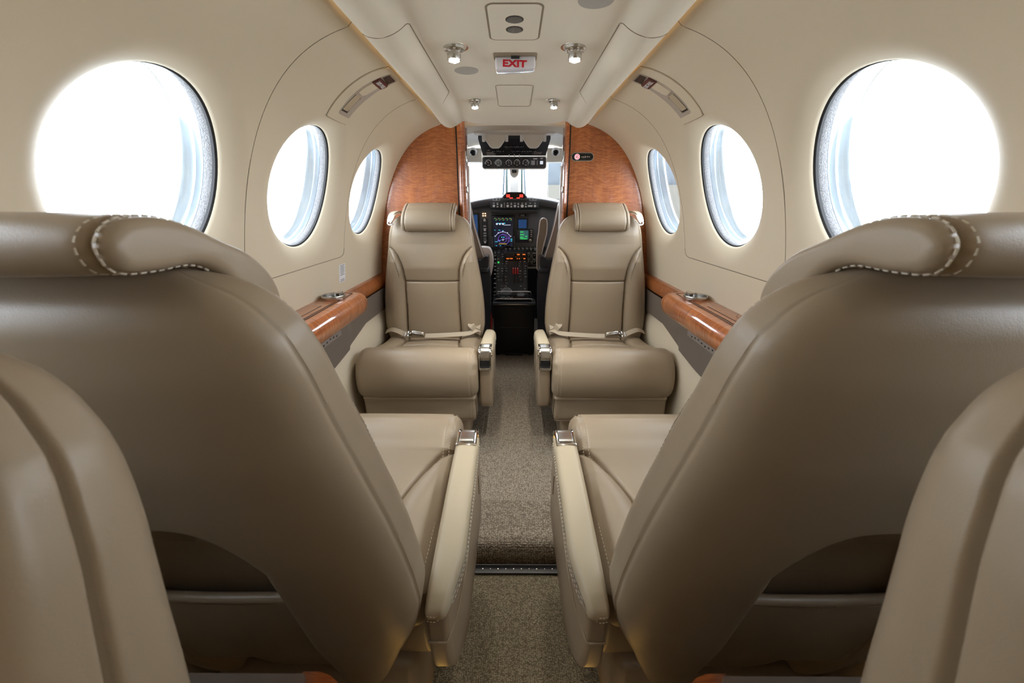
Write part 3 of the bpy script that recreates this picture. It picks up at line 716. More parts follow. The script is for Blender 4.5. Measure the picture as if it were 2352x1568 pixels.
def arm_warp(mb):
    mb.v = [(x-(max(0, x-.2455)/.057)*.024*max(0, min(1.1, (y+.045)/.13))**2, y, z) for x, y, z in mb.v]; return mb
def make_seat(name, label, recline, base_z, belts=True, group='cabin seats', vs=1.0, ds=1.0, cl_=1.0, low=0.0, side_seam=False, hw=1.0):
    t = bpy.data.objects.new(name, None); COL.objects.link(t); t.empty_display_size = .05
    tag(t, label, 'seat', group)
    A = dict(world=False)
    b, st = seat_back(NC=760 if side_seam else 400, side_seam=side_seam); o = O('backrest', tilt(b, recline, vs), M['leather'], t, **A)
    for q in ([] if side_seam else st): O('stitching', tilt(q, recline, vs), M['thread2'], o, **A)
    pk_ = loft_x(resample([(.058, .36), (.060, .505), (.066, .512), (.078, .512), (.084, .504), (.082, .36)], 60, True), -.088, .088, .006, 10)
    # pocket flap standing in the hollow of the shell
    pf = MB().box((-.028, .106, .415), (.222, .012, .215), .0055, 3, rot=Matrix.Rotation(math.radians(-2), 3, 'X'))
    pf.tube([(x, .1075+.002*(1-(x/.09)**2), .522) for x in np.linspace(-.136, .080, 12)], .0075, 10)
    pf.tube([(-.138, .1075, .32), (-.138, .1075, .525)], .004, 8); pf.tube([(.082, .1075, .32), (.082, .1075, .525)], .004, 8)
    O('pocket', tilt(pf, recline), M['leather'], t, **A)
    h, hs = headrest(recline, vs, ds, low)
    for q in [h]+hs: q.v = [(x*hw, y, z) for x, y, z in q.v]
    o = O('headrest', h, M['leather'], t, **A)
    for q in hs: O('stitching', q, M['thread'], o, **A)
    c, cs = cushion()
    for q in [c]+cs: q.v = [(x, y*cl_, z) for x, y, z in q.v]
    o = O('seat_cushion', c, M['leather'], t, **A)
    for q in cs: O('stitching', q, M['thread2'], o, **A)
    # base skirt and pedestal
    sk = loft_x(resample(catmull([(-.405, .262), (-.412, .23), (-.410, .16), (-.400, .148), (-.38, .143), (-.06, .143), (.0, .16), (.02, .27), (-.02, .29), (-.2, .27)], 5, True), 90, True), -.225, .235, .014, 6)
    o = O('seat_skirt', sk, M['leather'], t, **A); s2 = MB()
    for d in (.216, .224): O('stitching', stitches([(d, -.4135, z) for z in np.linspace(.155, .25, 8)]), M['thread2'], o, **A)
    O('pedestal', MB().box((0, -.17, .075+base_z/2), (.40, .38, .15-base_z), .02, 3), M['leather'], t, **A)
    # armrest on the aisle side
    ap = catmull([(-.352, .412), (-.360, .395), (-.366, .34), (-.368, .24), (-.362, .195), (-.345, .178), (-.30, .174), (-.15, .178), (-.03, .183), (.040, .198), (.066, .225), (.077, .28), (.078, .34), (.074, .365)], 8)
    ap = resample(np.vstack([ap, [[.0, .378], [-.2, .402]]]), 160, True)
    O('armrest_body', arm_warp(loft_x(ap, .2475, .300, .011, 6)), M['leather'], t, **A)
    gv = catmull([(-.300, .29, 0), (-.290, .345, 0), (-.265, .372, 0), (-.20, .375, 0), (-.07, .362, 0), (.0, .342, 0), (.045, .315, 0), (.080, .305, 0)], 8)
    O('armrest_piping', arm_warp(MB().tube([(.3005, y, z) for y, z, _ in gv]+[(.294, .0805, .305), (.26, .0805, .305), (.2475, .079, .305)], .0020, 6)), M['leather'], t, **A)
    top = catmull([(-.330, .438), (-.338, .425), (-.336, .412), (-.02, .375), (.068, .358), (.082, .361), (.085, .373), (.076, .386), (.035, .397), (-.02, .407), (-.2, .431)], 8, True)
    def fn(x, P): return .004*(1-((x-.272)/.03)**2)*(P[:, 1] > .39)
    o = O('armrest_pad', arm_warp(loft_x(resample(top, 120, True), .2455, .3025, .012, 10, fn)), M['leather_lt'], t, **A)
    def zt(y): return .427-.052*(y+.325)/.39
    e = [(.3031, y, zt(y)) for y in np.linspace(-.325, .052, 40)]+[(.2985, .068, .3745), (.292, .079, .373), (.28, .0865, .372), (.262, .0865, .372), (.25, .084, .372)]
    O('stitching', arm_warp(stitches(e, step=.009, ln=.0055)), M['thread'], o, **A)
    O('stitching', arm_warp(stitches([(x+.0002, y+(.0006 if y > .075 else 0), z-.010) for x, y, z in e], step=.009, ln=.0055)), M['thread'], o, **A)
    # chrome latch at the front end
    la = MB()
    for xx in (.2505, .2945):
        la.tube(catmull([(xx, -.298, .4405), (xx, -.328, .4435), (xx, -.350, .4435), (xx, -.367, .434), (xx, -.3725, .41), (xx, -.3735, .385), (xx, -.3725, .362)], 6), .0035, 8)
    la.box((.2725, -.372, .362), (.046, .012, .010), .003); la.box((.2725, -.298, .4405), (.050, .012, .006), .002)
    lt = O('latch', la, M['chrome'], t, **A)
    rp = catmull([(-.303, .4445), (-.332, .4475), (-.352, .446), (-.3655, .437), (-.3705, .420), (-.3725, .402), (-.366, .396), (-.35, .40), (-.335, .42)], 6, True)
    O('latch_button', loft_x(resample(rp, 50, True), .2545, .2905, .002, 3), M['brushed'], lt, **A)
    O('latch_slot', MB().box((.2725, -.3665, .382), (.036, .006, .036), .001), M['black'], lt, **A)
    if belts:
        bz = .408
        def strap(P, wd, nrm, th=.0022):
            P = catmull(P, 6); rows = []; nrm = Vector(nrm).normalized()
            for i, p in enumerate(P):
                d = Vector(P[min(i+1, len(P)-1)]-P[max(i-1, 0)]).normalized(); b = d.cross(nrm).normalized()*wd/2; n_ = nrm*th/2; p = Vector(p)
                rows.append([tuple(p+b+n_), tuple(p-b+n_), tuple(p-b-n_), tuple(p+b-n_)])
            return MB().grid(rows, cv=True, cap=True)
        bl = strap([(.222, -.010, .436), (.205, -.028, .442), (.17, -.045, .432), (.10, -.052, .428), (.02, -.057, .425), (-.035, -.060, .424)], .027, (0, -.5, .85))
        b2 = strap([(-.235, -.015, .43), (-.20, -.03, .446), (-.16, -.045, .440), (-.13, -.052, .428), (-.10, -.058, .424)], .026, (0, -.5, .85)); bl.add(b2.v, b2.f)
        fo = strap([(.225, -.004, .425), (.205, -.020, .440), (.19, -.03, .462), (.182, -.022, .470), (.20, -.008, .463), (.225, .0, .45)], .030, (0, -.7, .7), .004); bl.add(fo.v, fo.f)
        bl.v = [(x, y, z-.024) for x, y, z in bl.v]
        sb = O('seat_belt', bl, M['web'], t, **A)
        bk = MB().box((-.066, -.068, .434), (.058, .034, .014), .003, 2, rot=Matrix.Rotation(math.radians(8), 3, 'Y') @ Matrix.Rotation(math.radians(-38), 3, 'X'))
        bk.box((-.066, -.074, .442), (.040, .026, .006), .002, 2, rot=Matrix.Rotation(math.radians(8), 3, 'Y') @ Matrix.Rotation(math.radians(-38), 3, 'X'))
        bk.box((-.106, -.064, .430), (.024, .026, .008), .003, 2, rot=Matrix.Rotation(math.radians(-20), 3, 'Y') @ Matrix.Rotation(math.radians(-38), 3, 'X'))
        bk.tube([(-.115, -.075, .424), (-.112, -.062, .446)], .005, 8); bk.tube([(-.130, -.072, .424), (-.127, -.060, .442)], .0035, 8)
        bk.v = [(x, y, z-.022) for x, y, z in bk.v]
        O('buckle', bk, M['brushed'], sb, **A)
        # shoulder strap folded over the window-side shoulder
        sh = strap([(-.135, .075, .958), (-.150, .045, .966), (-.164, .015, .957), (-.170, -.002, .940), (-.172, -.008, .926)], .030, (-.3, -.6, .7), .004)
        f2 = strap([(-.140, .03, .958), (-.156, .004, .950), (-.163, -.010, .934), (-.176, -.010, .918)], .026, (-.5, -.8, .3), .003); sh.add(f2.v, f2.f)
        o = O('shoulder_strap', tilt(sh, recline), M['web'], t, **A)
        cl = MB().tube([(-.172+.011*math.cos(a), -.012, .914+.008*math.sin(a)) for a in np.linspace(0, 2*PI, 20)[:-1]], .0032, 6, closed=True); cl.box((-.172, -.012, .925), (.024, .006, .010), .002)
        O('strap_clip', tilt(cl, recline), M['white'], o, **A)
    return t
AF = -1.0
def put(o, x, y, rz): o.location = (x, y, AF+H); o.rotation_euler = (0, 0, rz)
s1 = make_seat('cabin_seat', 'beige leather seat facing the camera, left of the aisle, in front of the wooden bulkhead', math.radians(2.2), 0, ds=.84)
put(s1, -.390, 1.868, 0)
m1 = mirror_tree(s1); m1['label'] = 'beige leather seat facing the camera, right of the aisle, in front of the wooden bulkhead'; put(m1, .399, 1.868, 0)
s2 = make_seat('cabin_seat', 'beige leather seat facing forward, seen from behind, right of the aisle', math.radians(14.5), -.08, belts=False, vs=1.036, cl_=1.19, hw=1.10)
put(s2, .402, .545, PI)
m2 = mirror_tree(s2); m2['label'] = 'beige leather seat facing forward, seen from behind, left of the aisle'; put(m2, -.390, .545, PI)
s3 = make_seat('cabin_seat', 'blurred seat back cut by the left edge of the photo, closest to the camera', math.radians(15), -.08, belts=False, vs=1.04, ds=.6, low=.08, side_seam=True)
put(s3, -.390, -.043, 0)
m3 = mirror_tree(s3); m3['label'] = 'blurred seat back cut by the right edge of the photo, closest to the camera'; put(m3, .402, -.043, 0)

# slim cabinets standing between the back-to-back seats
for s, nm in ((-1, 'left'), (1, 'right')):
    t = thing('slim_cabinet', (s*.38, .255, -1.08), 'slim grey-topped cabinet with a wooden end between the back-to-back %s seats' % nm, 'cabinet', 'slim cabinets between seats')
    pf = resample(catmull([(.222, -.478), (.228, -.464), (.245, -.460), (.258, -.464), (.262, -.478), (.262, -1.075), (.222, -1.075)], 6, True), 80, True)
    O('body', MB().grid([[(s*x, y, z) for y, z in pf] for x in (.205, .55)], cv=True, cap=True), M['taupe_lt'], t)
    pf2 = (pf-pf.mean(0))*np.array([1.06, 1.004])+pf.mean(0)
    rws = [[(s*x, *(pf2.mean(0)+(p-pf2.mean(0))*f)) for p in pf2] for x, f in ((.207, 1), (.190, 1), (.180, .985), (.173, .95), (.170, .85), (.169, .3))]
    O('wood_end', MB().grid(rws, cv=True, cap=True), M['wood'], t)

# ------------------------------------------------------------------ wooden bulkhead each side of the cockpit doorway
def bulkhead(side, xs, xd, word):
    r = thing('wood_bulkhead', (side*.45, YB, -1.0), 'glossy figured wood partition %s of the cockpit doorway' % word, 'bulkhead', 'wooden bulkheads')
    out = [(x, z) for x, z in zip(_X[::12], _Z[::12]) if z > -1.0 and x > .3]+[(.30, .368)]
    poly = [(xs, -1.0)]+[(min(x+.0015, .705), z+.0015) for x, z in out]+[(xs, .38)]
    O('panel', MB().prism(poly, lambda a, b, d: (side*a, YB+d, b), .022), M['wood'], r, smooth=20)
    hw = (xs-.0035+xd)/2; q = (xs-.0035-xd)
    def post(z0, z1):
        pp = resample(catmull([(xs-.0035, YB+.002), (xs-.006, YB-.010), (xs-.02, YB-.019), (xd+.012, YB-.013), (xd+.002, YB+.006), (xd, YB+.03), (xd, YB+.10), (xd+.004, YB+.108), (xs-.004, YB+.108)], 8), 50)
        return MB().grid([[(side*a, b, z) for a, b in pp] for z in (z0, z1)], cv=True, cap=True)
    for z0, z1 in ((-1.0, -.0415), (-.040, .2485), (.250, .395)): O('door_post', post(z0, z1), M['wood'], r)
    O('black_inlay', MB().box((side*(xs-.001), YB-.001, -.3), (.005, .010, 1.4)), M['black'], r)
    O('door_edge_reflection', MB().box((side*(xd-.003), YB+.085, -.41), (.007, .03, 1.16), .003, 3), M['cockpit_w'], r)  # white strip paints in the reflection on the lower door edge
    hd = MB().box((side*(xd+.001), YB+.02, .205), (.012, .030, .05), .005)
    hd.box((side*(xd+.001), YB+.02, .06), (.010, .028, .03), .004); O('hinge', hd, M['brushed'], r)
    O('red_marker', MB().box((side*(xd-.001), YB+.085, -.005), (.006, .008, .030), .002), M['e_red'], r)
    return r
bulkhead(-1, .266, .226, 'left'); bulkhead(1, .256, .232, 'right')
# lit sign on the right partition
sg = thing('smoking_belt_sign', (.315, YB-.004, .201), 'oval black glass sign with a round no-smoking symbol on the right wooden bulkhead', 'sign')
def oval(w_, h_): return rrect(w_, h_, h_/2*.98, 10)
def onb(cx_, cz, y0): return lambda a, b, d: (cx_+a, y0-d, cz+b)
O('rim', MB().prism(oval(.104, .037), onb(.315, .201, YB), .004), M['brushed'], sg)
O('glass', MB().prism(oval(.098, .031), onb(.315, .201, YB-.002), .004), M['blackgl'], sg)
def disc(r_, n=32): return [(r_*math.cos(2*PI*k/n), r_*math.sin(2*PI*k/n)) for k in range(n)]
O('round_symbol', MB().prism(disc(.0125), onb(.290, .201, YB-.0055), .0012), M['e_white'], sg)
rd = MB().tube([(.290+.0095*math.cos(a), YB-.0075, .201+.0095*math.sin(a)) for a in np.linspace(0, 2*PI, 28)[:-1]], .0012, 6, closed=True)
rd.tube([(.2835, YB-.0075, .2075), (.2965, YB-.0075, .1945)], .0012, 6); O('red_ring', rd, M['e_red'], sg)
ck = MB().box((.290, YB-.0072, .199), (.012, .001, .003), rot=Matrix.Rotation(.3, 3, 'Y')); ck.box((.2925, YB-.0072, .2055), (.002, .001, .007)); O('cigarette', ck, M['black'], sg)
bb = MB()
for dx, h_ in ((.312, .004), (.320, .006), (.328, .007), (.338, .005), (.346, .004)): bb.box((dx, YB-.0062, .201+.001*math.sin(dx*900)), (.005, .0006, h_), .0002)
O('belt_symbol', bb, M['brushed'], sg)

# ------------------------------------------------------------------ cockpit shell
hdl = MB()
arc = catmull([(-.30, 2.06, .30), (-.23, 2.06, .331), (-.12, 2.06, .340), (0, 2.06, .343), (.12, 2.06, .340), (.23, 2.06, .331), (.30, 2.06, .30)], 8)
lipm = MB()
rws = []
for dy, dz in ((-.02, .03), (-.02, .004), (-.012, -.004), (0, -.006), (.012, -.003), (.016, .006), (.03, .010), (.10, .006), (.22, .004), (.23, .02)):
    rws.append([(x, y+dy, z+dz) for x, y, z in arc])
tag(O('trim_3', lipm.grid(rws), M['ceil']), kind='structure')
sh = MB()
def csec(y, w_, zt, zs): return [(-w_, y, -1.0), (-w_, y, zs-.25), (-w_*.93, y, zs), (-w_*.70, y, zt-.03), (-w_*.45, y, zt), (0, y, zt+.01), (w_*.45, y, zt), (w_*.70, y, zt-.03), (w_*.93, y, zs), (w_, y, zs-.25), (w_, y, -1.0)]
sh.grid([csec(2.05, .70, .42, .20), csec(2.5, .66, .42, .20), csec(2.93, .56, .36, .18)])
tag(O('ceiling_cockpit', sh, M['cockpit_w']), kind='structure')
# side walls of the cockpit below and the windshield frame
cw = MB()
cw.grid([[(x, y, z) for z in (-1.0, .03)] for x, y in ((-.56, 2.93), (-.50, 3.25), (-.30, 3.5), (0, 3.58), (.30, 3.5), (.50, 3.25), (.56, 2.93))])
tag(O('wall_cockpit', cw, M['dashdk']), kind='structure')
hd2 = MB().grid([[(-.62, 2.90, .40), (-.62, 2.92, .268), (-.62, 2.97, .262), (-.62, 3.02, .30)], [(0, 2.98, .42), (0, 3.0, .268), (0, 3.05, .262), (0, 3.1, .30)], [(.62, 2.90, .40), (.62, 2.92, .268), (.62, 2.97, .262), (.62, 3.02, .30)]])
tag(O('trim_4', hd2, M['cockpit']), kind='structure')
tag(O('trim_5', MB().box((0, 2.955, .262), (1.1, .012, .006), .001), M['wiper']), kind='structure')
for s, i in ((-1, 15), (1, 16)):
    r = thing('window_%d' % i, (s*.25, 3.25, .15), kind='structure')
    O('frame_post', MB().grid([[(s*(x+.0), y, z) for x, y in ((.048, 3.19), (.064, 3.19), (.064, 3.21), (.048, 3.21))] for z in (.02, .30)], cv=True, cap=True), M['greenish'], r)
    O('pane', MB().grid([[(s*.052, 3.20, z), (s*.30, 3.12, z), (s*.46, 2.98, z), (s*.55, 2.80, z)] for z in (.02, .30)]), M['pane'], r)
    O('wiper', MB().tube([(s*.088, 3.32, .04), (s*.072, 3.26, .27)], .0085, 6), M['wiper'], r)
cp = MB().grid([[(x, y, z) for x, y in ((-.046, 3.17), (-.030, 3.15), (.030, 3.15), (.046, 3.17), (.046, 3.22), (-.046, 3.22))] for z in (.03, .30)], cv=True, cap=True)
tag(O('trim_6', cp, M['cockpit_w']), kind='structure')
# compass on the centre post
cm = thing('compass', (0, 2.93, .165), 'small black compass in a pale rounded housing on the windshield centre post', 'compass')
po = [(-.032, .040), (-.030, -.005), (-.022, -.028), (0, -.040), (.022, -.028), (.030, -.005), (.032, .040)]
O('housing', MB().prism(resample(catmull(po, 6), 40), lambda a, b, d: (a, 2.95+d, .205+b), .06), M['cockpit'], cm)
O('dial', MB().box((0, 2.945, .207), (.032, .012, .026), .003), M['blackgl'], cm)
# visors
for s, nm in ((-1, 'left'), (1, 'right')):
    v = thing('sun_visor', (s*.10, 2.36, .31), 'pale tapered sun visor folded over the overhead switch panel, %s one' % nm, 'visor', 'cockpit sun visors')
    P = [(-.058, .052), (.058, .052), (.050, .020), (.026, -.012), (.016, -.018), (-.016, -.018), (-.026, -.012), (-.050, .020)]
    O('visor_blade', MB().prism(P, lambda a, b, d: (s*.100+a, 2.33-.18*b+d, .293+b), .008), M['cockpit'], v)
    e = MB()
    e.tube([(s*.100+a, 2.325-.18*b, .293+b) for a, b in P[2:]]+[(s*.1-.058, 2.32, .340)], .003, 6)
    O('visor_edge', e, M['cockpit_w'], v)
    e = MB()
    for dx in (-.062, .060): e.box((s*.1+dx, 2.33, .322), (.016, .02, .034), .003)
    O('visor_clip', e, M['cockpit_w'], v)
tag(O('visor_rail', MB().box((0, 2.30, .351), (.42, .10, .030), .006), M['cockpit']), 'pale shelf above the two cockpit sun visors', 'rail')
# overhead switch panel with gauges
oh = thing('overhead_panel', (0, 2.52, .26), 'black overhead cockpit panel with rotary knobs and a strip of five gauges', 'instrument panel')
O('switch_plate', MB().add([(-.198, 2.42, .330), (.198, 2.42, .330), (.187, 2.61, .2665), (-.187, 2.61, .2665), (-.198, 2.43, .36), (.198, 2.43, .36), (.187, 2.63, .30), (-.187, 2.63, .30)], [(0, 1, 2, 3), (7, 6, 5, 4), (0, 4, 5, 1), (1, 5, 6, 2), (2, 6, 7, 3), (3, 7, 4, 0)]), M['dashdk'], oh, smooth=0)
O('surround', MB().prism(rrect(.388, .068, .013), lambda a, b, d: (a, 2.612+d, .228+b), .05), M['cockpit'], oh)
O('gauge_plate', MB().prism(rrect(.378, .062, .011), lambda a, b, d: (a, 2.609+d, .2285+b), .02), M['dashdk'], oh)
def plate_pt(u, v): return (u, 2.42+.19*v-.003, .330-.0635*v-.003)
kn = [(-.037, .38), (0, .38), (.036, .38), (-.113, .66), (-.077, .66), (0, .66), (.036, .66), (.074, .66), (.110, .66)]
for u, v in kn:
    p = Vector(plate_pt(u, v)); ax = Vector((0, -.30, -.95))
    o = O('rotary_knob', MB().lathe([(.010, 0), (.0095, .008), (.007, .011), (.001, .011)], p, ax, 16, close=False), M['blackgl'], oh)
    tk = MB()
    for a in (200, 90, -20): tk.box(p+Vector((.0145*math.cos(math.radians(a)), -.001, .010*math.sin(math.radians(a)))), (.0045, .001, .002))
    O('tick_mark', tk, M['white'], o)
lab = MB()
for cx_, n_ in ((-.135, 5), (.135, 4)):
    for i in range(n_): lab.box((cx_-.003*(i % 2), 2.555+.006*i, .2795-.0028*i-.001), (.055-.004*(i % 3), .002, .0013))
for u in (-.148,): lab.box(plate_pt(u, .63), (.016, .004, .003))
O('panel_lettering', lab, M['taupe_lt'], oh)
tg = MB()
for u in (-.030, 0, .030): tg.tube([plate_pt(u, .88), Vector(plate_pt(u, .95))+Vector((0, -.012, -.012))], .003, 6)
O('toggle_switch', tg, M['brushed'], oh)
for i, (gx, gz) in enumerate(((-.155, .227), (-.095, .227), (-.033, .226), (.016, .228), (.068, .228))):
    g = O('gauge', MB().lathe([(.024, 0), (.0238, .003), (.022, .0035), (.0215, .001), (.001, .001)], (gx, 2.6085, gz), (0, -1, 0), 32, close=False), M['blackgl'], oh)
    tk = MB()
    for a in np.linspace(200, -20, 9): tk.box((gx+.0165*math.cos(math.radians(a)), 2.6065, gz+.0165*math.sin(math.radians(a))), (.0034, .0006, .0050), rot=Matrix.Rotation(-math.radians(a-90), 3, 'Y'))
    tk.tube([(gx, 2.606, gz-.002), (gx-.010+.005*i, 2.606, gz+.011)], .0007, 5)
    for k2 in range(3): tk.box((gx-.004+.004*k2, 2.6065, gz-.0135), (.003, .0006, .002))
    O('dial_marks', tk, M['white'], g)
O('warning_light', MB().box((.163, 2.606, .228), (.018, .004, .018), .002), M['e_white'], oh)
lab = MB()
for i in range(6): lab.box((.112, 2.6075, .238-.0042*i), (.026-.003*(i % 3), .0006, .0018)); lab.box((.137, 2.6075, .238-.0042*i), (.004, .0006, .0022))
for i in range(2): lab.box((.125, 2.6075, .251-.004*i), (.026-.004*i, .0006, .0024)); lab.box((.163, 2.6075, .2525-.004*i), (.018-.008*i, .0006, .0022))
O('gauge_lettering', lab, M['white'], oh)
for s, nm in ((-1, 'left'), (1, 'right')):
    e = thing('eyeball_vent', (s*.272, 2.86, .313), 'pale eyeball air vent high in the cockpit, %s one' % nm, 'air vent', 'cockpit air vents')
    O('socket', MB().lathe([(.028, .0), (.027, .006), (.022, .014), (.019, .016)], (s*.272, 2.885, .318), (0, -.85, -.4), 28, close=False), M['white'], e)
    O('nozzle', MB().lathe([(.019, .014), (.017, .024), (.012, .028), (.011, .022), (.001, .020)], (s*.272, 2.885, .318), (s*-.1, -.85, -.45), 28, close=False), M['blackgl'], e)
    O('mount', MB().box((s*.30, 2.92, .30), (.17, .04, .085), .008), M['cockpit'], e)

# ------------------------------------------------------------------ instrument panel
ip = thing('instrument_panel', (0, 3.0, -.15), 'dark grey cockpit instrument panel with lit displays and switches', 'instrument panel')
gsh = MB()
gp = catmull([(2.93, -.02), (2.905, .004), (2.905, .022), (2.94, .030), (3.1, .045), (3.5, .040)], 6)
xs_ = np.linspace(-.52, .52, 30)
gsh.grid([[(x, y+.10*(x/.5)**2*(1 if y < 3.2 else 0), z-.060*(abs(x)/.33)**2.2*.6+.012) for y, z in gp] for x in xs_])
O('glareshield', gsh, M['dash'], ip)
O('main_face', MB().box((0, 3.03, -.175), (1.04, .03, .34), .004), M['dash'], ip)
O('lower_face', MB().box((0, 3.02, -.40), (1.04, .03, .13), .004), M['dashdk'], ip)
O('lower_trim', MB().box((.12, 3.0, -.458), (.30, .02, .012), .003), M['taupe_lt'], ip)
an = O('annunciator', MB().prism([(-.083, .0), (.083, .0), (.083, .016), (.055, .046), (-.055, .046), (-.083, .016)], lambda a, b, d: (a+.003, 2.87+d, .024+b), .14), M['dash'], ip)
O('annunciator_face', MB().prism([(-.072, .0), (.072, .0), (.072, .013), (.048, .036), (-.048, .036), (-.072, .013)], lambda a, b, d: (a+.003, 2.868+d, .029+b), .01), M['blackgl'], an)
e = MB()
for s in (-1, 1):
    for i in range(2):
        for j in range(3 if False else 2): e.box((.003+s*(.038+.013*i), 2.866, .050-.010*j), (.0105, .003, .0075), .001)
    for i in range(2): e.box((.003+s*(.018+.011*i), 2.866, .0315), (.009, .003, .006), .001)
O('warning_lamp', e, M['e_red'], an)
e = MB()
for s in (-1, 1):
    for i in range(2):
        cx_ = .003+s*(.112+.024*i)
        e.tube([(cx_+a, 2.885, .026+b) for a, b in rrect(.022, .020, .002, 3)], .0011, 5, closed=True)
O('square_bezel', e, M['white'], ip)
ap_ = O('autopilot_unit', MB().box((.002, 2.935, -.014), (.335, .07, .046), .003), M['dashdk'], ip)
O('autopilot_lower', MB().box((0, 2.95, -.055), (.325, .06, .030), .003), M['black'], ip)
kb = MB(); mk = MB()
for x, big in ((-.14, 1), (-.115, 0), (-.045, 1), (-.020, 0), (.005, 1), (.028, 0), (.055, 2), (.080, 0), (.110, 3), (.143, 1)):
    q = MB()
    if big in (1, 2): O('selector_knob', q.lathe([(.0085+.002*(big == 2), 0), (.008+.002*(big == 2), .010), (.001, .012)], (x, 2.9, -.020), (0, -1, 0), 16, close=False), M['white'], ap_)
    elif big == 3: O('push_button', q.box((x, 2.898, -.020), (.030, .004, .010), .001), M['white'], ap_)
    else:
        O('push_button', q.box((x, 2.898, -.024), (.011, .004, .008), .001), M['white'], ap_); O('push_button', MB().box((x, 2.898, -.010), (.010, .004, .005), .001), M['white'], ap_)
    mk.box((x, 2.8985, -.0015), (.010, .001, .004))
mk.box((-.068, 2.899, -.015), (.0015, .001, .036)); mk.box((-.088, 2.899, -.018), (.010, .004, .020))
O('unit_lettering', mk, M['white'], ap_)
# centre display
d = O('display', MB().box((-.080, 3.008, -.2), (.172, .02, .235), .005), M['black'], ip); tag(d, 'tall centre display with navigation map')
O('screen', MB().box((-.080, 2.997, -.2), (.140, .003, .205)), M['screen'], d)
def gl(name, m, fn): e = MB(); fn(e); O(name, e, M[m], d)
Yg = 2.9950
def arcs(e, cx_, cz, r, a0, a1, th):
    e.tube([(cx_+r*math.cos(math.radians(a)), Yg, cz+r*math.sin(math.radians(a))) for a in np.linspace(a0, a1, 40)], th, 5)
def map_v(e):
    arcs(e, -.085, -.247, .030, 0, 359, .0008); arcs(e, -.085, -.247, .052, -30, 150, .0007)
    e.tube([(-.12, Yg, -.262), (-.085, Yg, -.252), (-.03, Yg, -.240)], .0010, 5); arcs(e, -.078, -.252, .038, -60, 200, .0007)
gl('map_line', 'e_violet', map_v)
def map_w(e):
    arcs(e, -.082, -.262, .063, 28, 152, .0011)
    for a in (30, 60, 90, 120, 150): e.box((-.082+.067*math.cos(math.radians(a)), Yg, -.262+.067*math.sin(math.radians(a))), (.006, .001, .005))
    for i in range(3):
        e.box((-.125+.022*i, Yg, -.143), (.012, .001, .012))
    e.box((-.050, Yg, -.150), (.050, .001, .003)); e.tube([(-.082, Yg, -.262), (-.082, Yg, -.245)], .0012, 5); e.box((-.082, Yg, -.254), (.016, .001, .002))
gl('compass_rose', 'e_white', map_w)
def map_c(e):
    for x, z, a, b in ((-.115, -.139, .010, .005), (-.093, -.139, .010, .005), (-.070, -.139, .012, .005), (-.140, -.186, .010, .003), (-.108, -.186, .014, .003), (-.020, -.250, .012, .006), (-.020, -.262, .012, .005), (-.13, -.268, .020, .003), (-.110, -.260, .018, .003), (-.09, -.236, .006, .008), (-.075, -.236, .006, .008), (-.082, -.190, .010, .004), (-.13, -.296, .010, .003), (-.04, -.296, .02, .002), (-.10, -.296, .008, .003)): e.box((x, Yg, z), (a, .001, b))
gl('data_cyan', 'e_cyan', map_c)
def map_g(e):
    for i in range(5):
        cx_ = -.135+.027*i; arcs(e, cx_, -.112, .008, 20, 160+20*(i % 3), .0008)
        e.box((cx_+.004, Yg, -.117), (.008, .001, .0022))
gl('engine_arc', 'e_green', map_g)
def map_r(e):
    for i in range(5):
        cx_ = -.135+.027*i; arcs(e, cx_, -.112, .0085, -10, 15, .0010); e.box((cx_-.004, Yg, -.104), (.006, .001, .0012))
gl('red_line', 'e_red', map_r)
gl('yellow_note', 'e_yellow', lambda e: e.box((-.082, Yg, -.283), (.058, .001, .003)))
bz = MB()
for i in range(6):
    for x in (-.160, .000): bz.box((x, 2.9965, -.235-.0135*i), (.006, .003, .004), .001)
O('bezel_key', bz, M['white'], d)
# column of switches left of the display
cs = O('switch_column', MB().box((-.213, 3.008, -.205), (.040, .02, .20), .005), M['dashdk'], ip)
e = MB()
for z in (-.118, -.185, -.272): e.lathe([(.0085, 0), (.008, .008), (.001, .010)], (-.213, 2.998, z), (0, -1, 0), 14, close=False)
for z, w_ in ((-.108, .008), (-.155, .018), (-.160, .022), (-.175, .026), (-.205, .018), (-.210, .024), (-.222, .020), (-.228, .026), (-.24, .012), (-.250, .022), (-.262, .028)): e.box((-.213, 2.9975, z), (w_, .001, .0028))
O('switch_marking', e, M['white'], cs)
e = MB()
for x in (-.224, -.208):
    for z in (-.072, -.087): e.box((x, 3.012, z), (.009, .004, .007), .001)
O('lit_button', e, M['e_warm'], ip)
ds = O('left_display', MB().box((-.32, 3.006, -.17), (.14, .02, .21), .005), M['black'], ip); O('screen', MB().box((-.326, 2.995, -.165), (.125, .003, .17)), M['screen_blue'], ds)
d2 = O('small_display', MB().box((.060, 3.008, -.143), (.078, .02, .078), .006), M['black'], ip); O('screen', MB().box((.060, 2.997, -.143), (.058, .003, .060)), M['screen_blue'], d2)
d3 = O('radio_unit', MB().box((.075, 3.008, -.225), (.128, .02, .095), .005), M['dashdk'], ip); O('screen', MB().box((.072, 2.997, -.220), (.062, .003, .062)), M['screen_gr'], d3)
e = MB()
for z, x, w_ in ((-.199, .056, .024), (-.218, .058, .028), (-.236, .056, .024), (-.247, .070, .050), (-.230, .088, .016)): e.box((x, 2.995, z), (w_, .001, .006))
O('green_text', e, M['e_green'], d3)
e = MB()
for i in range(4): e.box((.124, 2.997, -.190-.014*i), (.009, .003, .008), .001); e.box((.030, 2.997, -.196-.016*i), (.005, .003, .004), .001)
e.lathe([(.012, 0), (.011, .010), (.001, .012)], (.118, 2.998, -.258), (0, -1, 0), 18, close=False); O('radio_knob', e, M['brushed'], d3)
